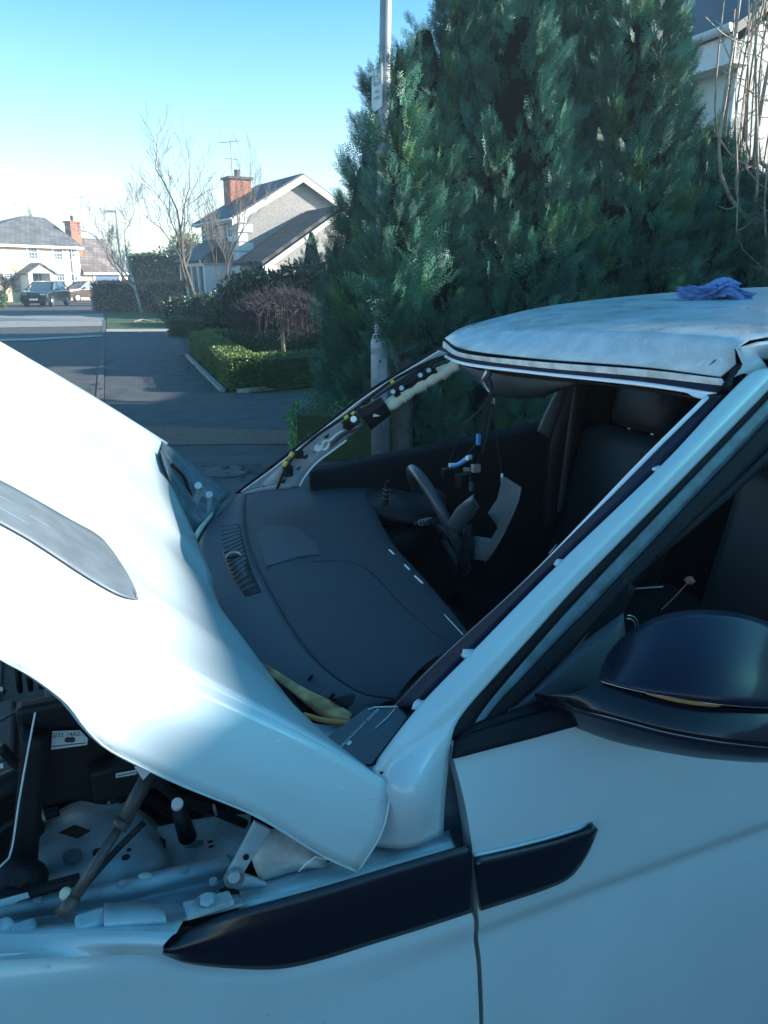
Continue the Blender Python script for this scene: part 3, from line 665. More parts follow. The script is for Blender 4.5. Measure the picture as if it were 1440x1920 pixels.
# --- pebbledashed house (ridge runs away at azimuth -31)
A2=R(-31); c2=PY(452,525,39); c2.z=0
house2=thing('pebbledash_house','grey pebbledashed house with white verges and red brick chimney beyond the birch trees','house',c2)
wf=Wall(c2,A2); wf.n=-wf.n if wf.n.x>0 else wf.n          # left facade, running away
wg=Wall(c2,A2+R(90)); wg.n=-wg.n if wg.n.y>0 else wg.n     # gable wall facing us
ez2=PY(452,402,39).z
apx=wg.px(562,331); Wd=apx[0]*2; L2=wf.px(378,420)[0]
# body
vs=[wg.at(0,-.1),wg.at(Wd,-.1),wg.at(Wd,ez2),wg.at(apx[0],apx[1]-.15),wg.at(0,ez2)]
bk=[v+wf.d*L2 for v in vs]
mk('wall',vs+bk,[(0,1,2,3,4),(9,8,7,6,5),(0,5,6,1),(1,6,7,2),(4,9,5,0),(2,7,8,3),(3,8,9,4)],M['dash_r'],house2)
ov=.35
ridge0=wg.at(apx[0],apx[1],0)-wf.d*ov; ridge1=wg.at(apx[0],apx[1],0)+wf.d*(L2+.2)
sl_=(apx[1]-ez2)/apx[0]
el0=wg.at(-.45,ez2-.45*sl_,0)-wf.d*ov; el1=el0+wf.d*(L2+ov+.2); er0=wg.at(Wd+.45,ez2-.45*sl_,0)-wf.d*ov; er1=er0+wf.d*(L2+ov+.2)
up=Vector((0,0,.12))
roofplane([el0+up,ridge0+up,ridge1+up,el1+up],M['slate'],house2); roofplane([ridge0+up,er0+up,er1+up,ridge1+up],M['slate'],house2)
for a_,b__ in ((el0,ridge0),(ridge0,er0)):
    f_=-wf.d*.03; mk('verge_board',[a_+f_+up*.3,b__+f_+up*.3,b__+f_-Z*.28,a_+f_-Z*.28,a_+f_*2+up*.3,b__+f_*2+up*.3,b__+f_*2-Z*.28,a_+f_*2-Z*.28],[(0,1,2,3),(7,6,5,4),(0,4,5,1),(2,6,7,3),(1,5,6,2),(0,3,7,4)],M['white_r'],house2)
mk('gutter',*tube([el0+Z*.02,el1+Z*.02],.07,8),M['white_r'],house2)
mk('fascia',*slab(wf,-.3,L2,ez2-.35,ez2-.1,.30,.36),M['white_r'],house2)
for k in range(int(ez2/.42)):
    lw=.7 if k%2 else .42
    mk('quoin',*slab(wg,-.04,lw,.1+k*.42,.47+k*.42,-.05,.05),M['white_r'],house2)
    mk('quoin',*slab(wf,-.04,1.1-lw,.1+k*.42,.47+k*.42,-.05,.05),M['white_r'],house2)
# facade windows
for (x0,x1,y0,y1) in [(428,443,411,446),(404,418,416,455),(380,391,421,458)]:
    a0,_=wf.px(x0,y0); a1,_=wf.px(x1,y0); zt=wf.px((x0+x1)/2,y0)[1]; zb=wf.px((x0+x1)/2,y1)[1]; a0,a1=min(a0,a1),max(a0,a1); window(wf,house2,a0,a1,zb,zt)
# bay / porch canopy on facade
bz=2.5; ba0=wf.px(440,500)[0]+.4; ba1=ba0+4.
b=MB(); b.add(slab(wf,ba0,ba1,0,.7,.0,1.4)); b.add(slab(wf,ba0,ba0+.18,.7,bz,.05,1.4)); b.add(slab(wf,ba1-.18,ba1,.7,bz,.05,1.4)); 
for k in range(1,4): x=ba0+(ba1-ba0)*k/4; b.add(slab(wf,x-.07,x+.07,.7,bz,1.25,1.4))
b.add(slab(wf,ba0,ba1,bz-.15,bz,.0,1.4)); bay=mk('bay_window',b.v,b.f,M['white_r'],house2)
mk('pane',*slab(wf,ba0+.05,ba1-.05,.7,bz-.15,.05,1.3),M['glass'],bay)
roofplane([wf.at(ba0-.2,bz+.02,1.65),wf.at(ba1+.2,bz+.02,1.65),wf.at(ba1-.3,bz+1.1,.03),wf.at(ba0+.3,bz+1.1,.03)],M['slate'],bay,'canopy',.08)
a0,_=wf.px(450,480); window(wf,house2,.3,1.1,1.,2.2)
# chimney
cp=wf.at(L2*.62,0,-2.9); ctop=PY(444,340,cp.y).z; cp=Vector((PY(445,350,cp.y).x,cp.y,0))
ch=mk('chimney',*box((cp.x,cp.y,ctop-1.1),1.15,1.0,2.4,-A2),M['brick'],house2)
mk('chimney_cap',*box((cp.x,cp.y,ctop+.12),1.35,1.2,.12,-A2),M['slate'],ch); mk('chimney_pot',*tube([(cp.x,cp.y,ctop+.1),(cp.x,cp.y,ctop+.55)],.13,10),M['black'],ch)
aerial(432,262,cp.y+1,'',house2,ctop-2.)
# wing
c3=c2-wf.d*3.3; wg3=Wall(c3,A2+R(90)); wg3.n=-wg3.n if wg3.n.y>0 else wg3.n
wz=wg3.px(495,492)[1]; ra,rz3=wg3.px(612,412); 
tslope=(rz3-wz)/ra; RA=ra+.6; RZ=wz+tslope*RA
vs=[wg3.at(0,-.1),wg3.at(RA*2,-.1),wg3.at(RA*2,wz),wg3.at(RA,RZ-.1),wg3.at(0,wz-.05)]; bk=[v+wf.d*3.28 for v in vs]
mk('garage_wall',vs+bk,[(0,1,2,3,4),(9,8,7,6,5),(0,5,6,1),(1,6,7,2),(4,9,5,0),(2,7,8,3),(3,8,9,4)],M['dash_r'],house2)
a_=wg3.at(-.35,wz-.35*tslope)-wf.d*.3; b__=wg3.at(RA,RZ)-wf.d*.3; c_=wg3.at(RA*2+.3,wz-.3*tslope)-wf.d*.3
roofplane([a_+up,a_+up+wf.d*3.5,b__+up+wf.d*3.5,b__+up],M['tiles3'],house2,us=1); roofplane([b__+up,b__+up+wf.d*3.5,c_+up+wf.d*3.5,c_+up],M['tiles3'],house2)
for p_,q_ in ((a_,b__),(b__,c_)):
    f_=-wf.d*.03; mk('verge_board',[p_+f_+up*.3,q_+f_+up*.3,q_+f_-Z*.2,p_+f_-Z*.2,p_+f_*2+up*.3,q_+f_*2+up*.3,q_+f_*2-Z*.2,p_+f_*2-Z*.2],[(0,1,2,3),(7,6,5,4),(0,4,5,1),(2,6,7,3),(1,5,6,2),(0,3,7,4)],M['white_r'],house2)
for k in range(5):
    mk('quoin',*slab(wg3,-.04,.75 if k%2 else .45,.1+k*.45,.5+k*.45,-.05,.05),M['white_r'],house2)
# --- pale house top right (roof eave seen above the coppiced tree)
A3=R(158); c4=PY(1290,100,16.8); e4=c4.z; 
w4=Wall((c4.x,c4.y,0),A3); w4.n=Vector((-abs(w4.n.x),w4.n.y if w4.n.x<0 else -w4.n.y,0)) if w4.n.x>0 else w4.n
house3=thing('pale_house','pale rendered house with dark roof behind the bare coppiced tree','house',(c4.x,c4.y,0))
blockwall(w4,-7,1.3,e4-.1,8,'wall',M['palewall'],house3)
roofplane([w4.at(-7.3,e4,.5),w4.at(1.6,e4,.5),w4.at(1.6,e4+2.8,-4),w4.at(-7.3,e4+2.8,-4)],M['slate'],house3)
roofplane([w4.at(1.6,e4,-8.5),w4.at(-7.3,e4,-8.5),w4.at(-7.3,e4+2.8,-4),w4.at(1.6,e4+2.8,-4)],M['slate'],house3)
mk('gable',[w4.at(1.3,e4-.1,0),w4.at(1.3,e4-.1,-8),w4.at(1.3,e4+2.6,-4)],[(0,1,2)],M['palewall'],house3,solid=.1)
mk('gutter',*tube([w4.at(-7.3,e4-.02,.55),w4.at(1.6,e4-.02,.55)],.08,8),M['white_r'],house3,smooth=True)
mk('fascia',*slab(w4,-7.3,1.6,e4-.5,e4-.1,.36,.44),M['white_r'],house3)
mk('soffit',*slab(w4,-7.3,1.6,e4-.55,e4-.5,.0,.44),M['white_r'],house3)
mk('downpipe',*tube([w4.at(.35,0,.1),w4.at(.35,e4-.9,.1),w4.at(.35,e4-.55,.45)],.05,8),M['white_r'],house3,smooth=True)
window(w4,house3,-1.0,.1,e4-2.4,e4-1.1)
# --- unseen house added at the right; its ridge is shaped to shade the car
oh=thing('shade_house','unseen rendered house added right of the driveway to shade the car','house',(11,0,0))
RX=13.2; RZo=6.50
vs,fs=box((RX,.8,2.4),7.4,27.1,4.9); mk('wall',vs,fs,M['palewall'],oh)
roofplane([(RX-4.1,-13,4.75),(RX-4.1,14.6,4.75),(RX,14.6,RZo),(RX,-13,RZo)],M['slate'],oh); roofplane([(RX+4.1,14.6,4.75),(RX+4.1,-13,4.75),(RX,-13,RZo),(RX,14.6,RZo)],M['slate'],oh)
mk('gable',[(RX-3.7,14.25,4.8),(RX+3.7,14.25,4.8),(RX,14.25,RZo-.1)],[(0,1,2)],M['palewall'],oh,solid=.1)

wl_=[(RX+dx,y,z) for y,z in ((1.1,RZo),(4.2,RZo+.80),(7.3,RZo)) for dx in (-.2,3.9)]  # cross gable added to shape the shadow edge on bonnet and roof
roofplane([wl_[0],wl_[1],wl_[3],wl_[2]],M['slate'],oh,'cross_roof'); roofplane([wl_[2],wl_[3],wl_[5],wl_[4]],M['slate'],oh,'cross_roof')
for dx in (-.1,3.8): mk('cross_gable',[(RX+dx,1.1,4.8),(RX+dx,7.3,4.8),(RX+dx,7.3,RZo-.1),(RX+dx,4.2,RZo+.72),(RX+dx,1.1,RZo-.1)],[(0,1,2,3,4)],M['palewall'],oh,solid=.1)
# ================================================================ STREET FURNITURE
# near lighting column with plates
lp=Vector((-.035,7.35,0))
col=thing('lamp_post','grey metal lamp column rising through the edge of the huge conifer','lamp post',lp)
p=MB(); p.add(tube([lp-Z*.02,lp+Z*1.15,lp+Z*1.25,lp+Vector((.035,0,3)),lp+Vector((.12,0,8))],[.090,.088,.056,.052,.04],20)); mk('pole',p.v,p.f,M['lamp'],col,smooth=True)
mk('door_panel',*box(lp+Vector((.02,-.09,.75)),.08,.02,.5),M['lamp'],col)
mk('lock',*disc(lp+Vector((.0,-.098,.98)),(0,-1,0),.010,.008,10),M['black'],col)
mk('lantern_arm',*tube([lp+Vector((.12,0,8)),lp+Vector((-.3,0,8.3)),lp+Vector((-.8,0,8.35))],.03,8),M['lamp'],col)
s1=thing('street_sign','narrow weathered white notice plate fixed to the lamp column','sign',(lp.x,lp.y-.07,3.2))
def plate(px,Y,m,root,nm):
    vs=[PY(*q,Y+dy) for q,dy in px]; return mk(nm,vs,[tuple(range(len(vs)))],m,root,solid=.006)
pl=plate([((698,134),.18),((717,118),0),((717,200),0),((698,214),.18)],7.27,M['sign'],s1,'plate')
a=PY(705,140,7.3);
for i,(s_,y) in enumerate([('E II',144),('WATCH',158),('AREA',172),('NOTICE',184)]):
    q=PY(707,y,7.345); text_mesh('lettering',s_,.03,q-Vector((0.003,.012,0)),(.5,-.86,0) if 0 else (.44,-.9,0),(0,0,1),M['ink'],pl)
s2=thing('street_sign','torn yellow plate below the white notice on the lamp column','sign',(lp.x,lp.y-.07,2.9))
plate([((698,208),.18),((708,216),.08),((709,248),.08),((697,258),.18)],7.27,M['signy'],s2,'plate')
# far street lamp
fl=PY(229,525,46.6); flz=PY(229,398,46.6).z
l2=thing('street_lamp','slender pale street lamp on the roadside lawn by the white birch','street lamp',(fl.x,fl.y,0))
mk('pole',*tube([(fl.x+.05,fl.y,0),(fl.x+.04,fl.y,1.2),(fl.x+.04,fl.y,1.25),(fl.x,fl.y,flz)],[.09,.09,.06,.045],10),M['lamp'],l2,smooth=True)
mk('lantern',*box((fl.x-.28,fl.y,flz+.05),.75,.22,.12,0),M['white'],l2,bevel=.03)
# small white bollard between the cars
bo=PY(147,525,66); b0=thing('marker_post','thin white marker post between the two parked dark cars','post',(bo.x,bo.y,0))
mk('post',*tube([(bo.x,bo.y,0),(bo.x,bo.y,PY(147,530,66).z)],.05,8),M['white'],b0); mk('cap',*box((bo.x,bo.y,PY(147,528,66).z),.3,.1,.12),M['white'],b0)
# garden debris beside lawn
d0=PZ(240,606); mk_=mk('branch_cutting',*tube([d0,d0+Vector((.5,.3,.12)),d0+Vector((1.0,.2,.05))],[.03,.05,.02],6),M['paletwig'],loc=d0); tag(mk_,'pale cut branch lying on the lawn near the street lamp','branch')

# ---- parked cars
def parked_car(name,label,loc,yaw,paint,Lc=4.4,Wc=1.82,Hc=1.62,rear=False):
    root=thing(name,label,'car',loc); m=Matrix.Rotation(yaw,3,'Z'); T=lambda x,y,z: Vector(loc)+m@Vector((x,y,z))
    hx=Lc/2
    prof=[(-hx,.35),(-hx-.02,.62),(-hx+.05,.92),(-hx+.5,1.00),(-hx+1.15,1.06),(-hx+2.0,1.06),(hx-1.,1.06),(hx-.1,1.05),(hx,.8),(hx,.35)]
    def ext(prof,w0,w1f):
        rows=[]
        for s in (-1,-.92,0,.92,1):
            k=abs(s); rows.append([T(x*(1-.03*(k==1)),s*w0/2,z-(.05 if k==1 and z>.8 else 0)) for x,z in prof])
        return grid(rows)
    vs,fs=ext(prof,Wc,1); n=len(prof)
    fs+= [tuple(range(n))[::-1],tuple(4*n+i for i in range(n))]
    body=mk('body',vs,fs,M[paint],root,smooth=False,bevel=.05)
    mk('underside',*box(T(0,0,.3),.1,.1,.1),M['tyre'],root) if 0 else None
    g=[(-hx+1.1,1.05),(-hx+1.95,Hc-.05),(-hx+2.5,Hc),(hx-.9,Hc-.03),(hx-.15,1.05)]
    rows=[]
    for s,k in ((-1,0),(-.80,1),(0,1),(.80,1),(1,0)):
        rows.append([T(x,s*(Wc/2-.06),(z if k else 1.05)) for x,z in g])
    vs,fs=grid(rows); cab=mk('cabin_glass',vs,fs,M['glass'],root)
    rt=[[T(x,s*.78*(Wc/2-.06),z+.02) for x,z in g[1:4]] for s in (-1,0,1)]
    mk('roof',*grid(rt),M[paint],root,solid=.04)
    b=MB()
    for s in (-1,1):
        for (x0,z0),(x1,z1) in (((g[0]),(g[1])),((g[4]),(g[3])),((.2,1.05),(.15,Hc-.02))):
            b.add(tube([T(x0,s*(Wc/2-.05),z0),T(x1,s*.8*(Wc/2-.05),z1)],.045,5))
    mk('pillar',b.v,b.f,M[paint],root)
    for sx in (-hx+.85,hx-.85):
        for s in (-1,1):
            c=T(sx,s*(Wc/2-.08),.34); ax=m@Vector((0,s,0)); wl_=mk('wheel',*tube([c-ax*.1,c+ax*.09,c+ax*.1],[.34,.34,.30],20),M['tyre'],root)
            mk('rim',*tube([c+ax*.095,c+ax*.11],[.22,.20],14),M['chrome'],wl_)
            for k in range(5):
                a=k*1.257; mk('spoke',*box(c+ax*.12+Matrix.Rotation(a,3,ax)@(Z*.1),.03,.03,.18,tilt=(Matrix.Rotation(a,3,ax)@Matrix.Identity(3))),M['metal'],wl_) if not rear else None
    for s in (-1,1):
        mk('headlight',*box(T(-hx+.02,s*(Wc/2-.28),.80),.12,.40,.13,yaw),M['chrome'],root,bevel=.03)
        mk('tail_light',*box(T(hx-.03,s*(Wc/2-.2),.95),.12,.32,.3,yaw),M['redlamp'],root,bevel=.03)
        mk('door_mirror',*box(T(-hx+1.5,s*(Wc/2+.1),1.08),.12,.2,.14,yaw),M[paint],root,bevel=.03)
    mk('grille',*box(T(-hx-.01,0,.62),.05,1.0,.22,yaw),M['black'],root)
    mk('number_plate',*box(T(-hx-.05,0,.48),.02,.52,.11,yaw),M['white'],root)
    mk('bumper',*box(T(-hx-.01,0,.33),.1,1.6,.2,yaw),M['black'],root,bevel=.02)
    mk('bumper',*box(T(hx+.0,0,.45),.1,1.6,.3,yaw),M['black'],root,bevel=.02)
    if rear: mk('rear_bumper_trim',*box(T(hx+.06,0,.62),.03,1.4,.25,yaw),M['metal'],root)
    return root
ca=PY(83,525,54.5); parked_car('parked_car','dark blue black hatchback with its nose towards us before the cream house',(ca.x,ca.y,0),R(92),'carblack')
cb_=PY(157,525,66); parked_car('parked_car','dark maroon estate car seen side on in front of the garage',(cb_.x,cb_.y,0),R(55),'carmaroon',rear=True)
hz_=mk('haze',*box((-20,45,2.4),140,130,17.6),M['core'],kind='stuff'); hz_.data.materials.clear()
hm=bpy.data.materials.new('air_haze'); hm.use_nodes=True; hm.node_tree.nodes.clear(); ho=hm.node_tree.nodes.new('ShaderNodeOutputMaterial'); hv=hm.node_tree.nodes.new('ShaderNodeVolumePrincipled')
hv.inputs['Color'].default_value=(.70,.88,1,1); hv.inputs['Density'].default_value=.0021; hv.inputs['Anisotropy'].default_value=.1; hm.node_tree.links.new(hv.outputs[0],ho.inputs['Volume']); hz_.data.materials.append(hm)
#CARPART
# ================================================================ THE WHITE CAR
car=thing('dismantled_car','white car with its bonnet up, windscreen removed and wires hanging inside, nearest the camera','car',W(1.2,1.745,0))
VC=1.745
def C3(u,v,z): return W(u,v,z)
def crease(u): return .752-.020*(u-.24)
def flankv(u,z):
    if z>=1.07: return .84+(z-1.07)*.65
    if z>.90: return .80+.04*((z-.90)/.17)**2
    k=crease(u); d=z-k
    fade=min(1,max(0,(u-.22)/.5))
    dent=.020*fade*(1/(1+math.exp(d/.008)))*math.exp(-max(0,-d)/.10)
    return .80+dent+.012*max(0,.5-z)
fF=lambda u,v,z: v-flankv(u,z)
def TF(x,y,o=0): # on flank, o outward
    p=trace(x,y,lambda u,v,z: v-(flankv(u,z)-o)); return p
TFs=lambda pts,o=0:[TF(x,y,o) for x,y in pts]
WS=lambda u,v: 1.0+(u-.42)*.597
def TW(x,y,o=0): return trace(x,y,lambda u,v,z: z-(WS(u,v)+o))
TWs=lambda pts,o=0:[TW(x,y,o) for x,y in pts]
def part(name,vf,m,parent=None,**k): return mk(name,vf[0],vf[1],M[m],parent or car,**k)
def ribbon(name,A,B,m,parent=None,n=30,th=.004,rows=3,bul=0,bd=(0,0,1),smooth=True,**k):
    return part(name,loft([A,B],n,rows,smooth,bul,bd),m,parent,solid=th,smooth=True,**k)
Nf=-Vector((VX,VY,0))       # outward normal of near flank
Uf=Vector((UX,UY,0)); Vf=Vector((VX,VY,0))
# ---- door (near side, front passenger)
dedge=[TF(848,1425),TF(868,1500),TF(884,1600),TF(893,1700),TF(900,1800),TF(905,1920)]
dz=[toC(p)[2] for p in dedge]; du=[toC(p)[0] for p in dedge]
def udoor(z): return float(np.interp(z,dz[::-1],du[::-1])) if z>dz[-1] else du[-1]+ (dz[-1]-z)*.02
zs=list(np.linspace(.12,.68,12))+list(np.linspace(.69,.82,40))+list(np.linspace(.83,1.06,18))
def belt(u): return 1.074+.0*(u-.46)
rows=[]
for z in zs:
    u0=udoor(z); rows.append([C3(u,flankv(u,z),z) for u in np.linspace(u0+.002,1.62,50)])
rows.append([C3(u,flankv(u,belt(u)),belt(u)) for u in np.linspace(udoor(1.07)+.002,1.62,50)])
rows.append([C3(u,flankv(u,belt(u))+.03,belt(u)+.004) for u in np.linspace(udoor(1.07)+.004,1.62,50)])
door=part('front_door',grid(rows),'paint',smooth=True)
# door front folded edge
part('door_edge',grid([[C3(udoor(z)+.002,flankv(udoor(z),z),z) for z in zs],[C3(udoor(z)+.012,flankv(udoor(z),z)+.05,z) for z in zs]]),'paint',door,smooth=True)
# rear half of the flank and sill, off to the right
rows=[]
for z in np.linspace(.30,1.07,24): rows.append([C3(u,flankv(1.6,z)+.04*max(0,(u-2.4))**2,z) for u in np.linspace(1.628,3.1,20)])
part('rear_door',grid(rows),'paint',smooth=True)
part('sill',grid([[C3(u,v,z) for u in np.linspace(-.2,3.1,12)] for v,z in ((.86,.36),(.83,.28),(.84,.2),(.95,.19))]),'black',smooth=True)
# ---- door strake
top=TFs([(888,1606),(960,1590),(1030,1572),(1085,1556),(1112,1549)],.004); mid=TFs([(892,1648),(960,1632),(1030,1608),(1080,1580),(1114,1549)],.010)
bot=TFs([(898,1702),(960,1682),(1020,1662),(1065,1640),(1095,1600),(1116,1551)],.003)
st=part('strake_insert',loft([top,mid,bot],26,9,True),'gloss',door,smooth=True,solid=.006)
rim_=TFs([(888,1604),(960,1588),(1030,1570),(1085,1554),(1116,1549),(1097,1602),(1067,1643),(1020,1665),(960,1685),(898,1705)],.002)
part('strake_rim',tube(catmull(rim_,50),.0035,6),'paint',door,smooth=True)
part('strake_clip',box(TF(900,1632,.008),.008,.006,.016,-TH),'metal',door)
# ---- fender
def fz(u): return .922
us=np.linspace(-.75,.47,70); rows=[]
ftop=TFs([(-900,1830),(0,1800),(180,1792),(305,1790),(400,1812),(520,1812),(640,1785),(760,1745),(884,1708)])
fu=[toC(p)[0] for p in ftop]; fzz=[toC(p)[2] for p in ftop]
def ftopz(u): return float(np.interp(u,fu,fzz))
for k in np.linspace(0,1,46):
    r=[]
    for u in us:
        z=.12+(ftopz(min(u,.49))-.12)*k; 
        uu=-.75+(u+.75)/1.22*(udoor(z)-.006+.75)
        z=.12+(ftopz(min(uu,.49))-.12)*k
        r.append(C3(uu,flankv(uu,z)+(.012 if k==1 else 0),z-(.002 if k==1 else 0)))
    rows.append(r)
fender=part('front_wing',grid(rows),'paint',smooth=True)
# fender flare roll-over left of strake
A=TFs([(-900,1830),(0,1800),(180,1792),(305,1790)],.001); Bp=[PZ(x,y,.955) for x,y in [(-900,1790),(0,1772),(180,1768),(308,1770)]]; Cp=[PZ(x,y,.958) for x,y in [(-900,1760),(0,1752),(180,1745),(330,1748)]]
part('wing_shoulder',loft([A,Bp,Cp],30,8,True),'paint',fender,smooth=True)
ledge1=[PZ(x,y,.958) for x,y in [(0,1752),(180,1745),(330,1748)]]; ledge2=[PZ(x,y,.945) for x,y in [(0,1738),(190,1728),(345,1722)]]
part('wing_ledge',loft([ledge1,ledge2],20,3,True),'baypaint',fender,smooth=True,solid=.002)
# wing strake (dark)
t=TFs([(306,1776),(345,1748),(400,1722),(462,1702),(600,1664),(740,1622),(850,1590),(881,1582)],.006)
b2=TFs([(306,1782),(350,1800),(430,1810),(520,1812),(600,1796),(700,1765),(800,1734),(886,1706)],.006)
m1=TFs([(307,1779),(350,1775),(420,1768),(500,1758),(600,1732),(740,1690),(830,1660),(883,1640)],.016)
part('wing_strake',loft([t,m1,b2],46,11,True),'gloss',fender,smooth=True,solid=.004)
# crease groove shading helper is the real dent in flankv; ledge above the strake
la=TFs([(458,1706),(600,1667),(740,1626),(852,1592)],-.002); lb=[p+Vf*.055+Z*.012 for p in TFs([(446,1690),(600,1640),(740,1597),(842,1560)],-.0)]
l1=[PV(x,y,.805) for x,y in [(458,1706),(600,1667),(740,1626),(851,1592)]]
l2=[PV(x,y,.812) for x,y in [(454,1692),(600,1655),(740,1614),(848,1582)]]
l3=[PV(x,y,.865) for x,y in [(447,1668),(590,1622),(730,1580),(838,1556)]]
l4=[p-Z*.05+Vf*.004 for p in l3]
part('upper_wing_rail',loft([l1,l2],20,3,True),'paint',smooth=True,solid=.003)
part('upper_wing_rail',loft([l2,l3,l4],20,8,False),'baypaint',smooth=True,solid=.003)
part('rail_end',loft([[l1[0],l3[0]],[l1[0]-Z*.035,l3[0]-Z*.035]],4,3),'baypaint',solid=.003)
part('rail_end',loft([[l1[-1],l3[-1]],[l1[-1]-Z*.05,l3[-1]-Z*.05]],4,3),'baypaint',solid=.003)
part('drain_hole',disc(PV(726,1601,.84)+Z*.002,(0,0,1),.004,.002,10),'black')
# dark gap between pillar and door (hinge cavity)
gp=[PV(826,1480,.86),PV(848,1425,.86),PV(880,1560,.86),PV(905,1920,.86),PV(860,1920,.86),PV(850,1600,.86),PV(822,1560,.86)]
part('door_gap_panel',loft([[PV(822,1450,.87),PV(826,1560,.87),PV(850,1600,.87),PV(880,1920,.85)],[PV(856,1420,.87),PV(872,1520,.87),PV(890,1620,.87),PV(925,1920,.85)]],14,4),'stripe',smooth=True,solid=.002)
# ---- near A pillar, painted band
gh=lambda x,y,o=0: trace(x,y,lambda u,v,z: v-(.84+(z-1.07)*.65-o))
inn0=[gh(700,1437),gh(785,1325),gh(895,1212),gh(1055,1050),gh(1235,878),gh(1340,765),gh(1404,700)]
out=[gh(837,1390),gh(867,1330),gh(923,1265),gh(1001,1179),gh(1095,1076),gh(1290,880),gh(1475,690)]
foot_i=[PV(690,1580,.875),PV(698,1530,.87),PV(697,1480,.865)]; foot_o=[PV(822,1558,.838),PV(823,1500,.836),PV(828,1445,.838)]
foot_m=[PV(762,1578,.822),PV(764,1520,.80),PV(764,1468,.805)]
mid0=[(a*.45+b*.55)+Nf*.003+Z*.003 for a,b in zip(inn0,out)]; mid0[0]=mid0[0]-Nf*.002
pil=part('windscreen_pillar',loft([foot_i+inn0,foot_m+mid0,foot_o+out],90,11,True),'paint',smooth=True,solid=.010)
# torn inner edge with lumps of bare primer along the band
b=MB()
rl=random.Random(2)
for x,y in [(788,1322),(880,1226),(1052,1056),(1236,880)]:
    b=MB(); b.add(ellip(gh(x,y,.001),.013,.011,.006,10,7,rot=.6,noise=.3,seed=x)); part('primer_lump',(b.v,b.f),'paint',pil,smooth=True)
part('reflection_dome',ellip(PV(742,1520,.872),.032,.048,.046,26,16,rot=.3),'warmgrey',pil,smooth=True)  # warm grey colour stands for the reflection on this bulge
# ---- pillar seals outside of band
s1a=out; s1b=[gh(865,1386,-.012),gh(890,1345,-.012),gh(906,1321,-.012),gh(971,1244,-.012),gh(1078,1123,-.012),gh(1300,888,-.012),gh(1480,700,-.012)]
part('pillar_seal',loft([[p-Nf*.004 for p in out],s1b],50,4,True),'rubber',smooth=True,solid=.008)
s2b=[gh(891,1377,-.016),gh(915,1334,-.016),gh(979,1265,-.016),gh(1061,1179,-.016),gh(1121,1119,-.016),gh(1330,898,-.016),gh(1480,742,-.016)]
dfr=part('door_frame',loft([s1b,s2b],50,4,True),'stripe',door,smooth=True,solid=.006)
s3b=[gh(905,1380,-.022),gh(940,1335,-.022),gh(1000,1285,-.022),gh(1090,1192,-.022),gh(1165,1105,-.022),gh(1360,915,-.022),gh(1480,790,-.022)]
part('frame_seal',loft([s2b,s3b],50,5,True,),'rubber',door,smooth=True,solid=.01)
# inner window frame with pale worn edge
s4a=[gh(1165,1085,-.03),gh(1260,1000,-.03),gh(1360,915,-.03),gh(1480,800,-.03)]; s4b=[gh(1172,1095,-.03),gh(1270,1015,-.03),gh(1375,925,-.03),gh(1480,826,-.03)]
part('window_channel',loft([s4a,s4b],20,3),'rubber',door,smooth=True,solid=.01)
part('window_channel_edge',tube(catmull([gh(1385,862,-.012),gh(1400,850,-.012),gh(1440,812,-.012)],10),.0035,6),'cream',door,smooth=True)
# debris specks along the frame
b=MB()
for i in range(46):
    t_=rl.random(); a=s1b[0].lerp(s2b[0],.5); j=rl.random()*4.9; i0=int(j); p=s2b[i0].lerp(s2b[i0+1],j-i0)+Nf*.001
    b.add(ellip(p+Vector((rl.gauss(0,.003),rl.gauss(0,.003),rl.gauss(0,.003))),.0022,.0016,.0018,5,4))
part('urethane_crumbs',(b.v,b.f),'black',door,kind='stuff')
# quarter trim triangle and belt seal
tri=[gh(905,1380,-.02),gh(1000,1290,-.02),gh(1080,1215,-.02),gh(1165,1150,-.02)]; trb=[gh(905,1385,-.02),gh(1000,1368,-.02),gh(1080,1345,-.02),gh(1180,1318,-.02)]
part('mirror_base_panel',loft([tri,trb],16,6),'teal',door,smooth=True,solid=.006)
b1=TFs([(852,1386),(900,1368),(1000,1338),(1085,1314),(1460,1215)],.004); part('belt_lip',loft([b1,TFs([(866,1368),(905,1350),(1000,1318),(1085,1292),(1460,1190)],-.004)],30,4,True),'rubber',door,smooth=True,solid=.006); b2_=TFs([(847,1422),(900,1408),(1000,1382),(1085,1359),(1460,1262)],.006)
part('belt_seal',loft([b1,b2_],30,5,True,),'rubber',door,smooth=True,solid=.012)
# inner door card seen through the window, hooks and rings
ic=[PV(1090,1200,.97),PV(1165,1075,.97),PV(1180,1120,.97),PV(1440,1160,.97)]
part('inner_frame_trim',loft([[PV(1000,1300,.93),PV(1090,1200,.95),PV(1165,1078,.95)],[PV(1060,1345,.93),PV(1120,1230,.95),PV(1185,1100,.95)]],14,5),'black',door,smooth=True,solid=.01)
part('door_card',loft([[PV(1000,1380,.93),PV(1500,1300,.93)],[PV(1000,1330,.99),PV(1500,1230,.99)],[PV(1000,1330,1.0),PV(1500,1230,1.0)],[C3(.6,1.0,.5),C3(1.6,1.0,.5)]],10,12),'cabin',door,smooth=True)
part('lock_rod',tube([PV(1184,1107,1.0),PV(1186,1104,1.0),PV(1243,1100,1.05)],.0016,5),'metal',door)
kn=part('window_clip',ellip(PV(1293,1088,1.05),.009,.007,.007,10,8,noise=.4),'copper',door)
part('clip_wire',tube(catmull([PV(1290,1092,1.05),PV(1262,1122,1.05),PV(1240,1143,1.05)],8),.0012,5),'copper',kn)
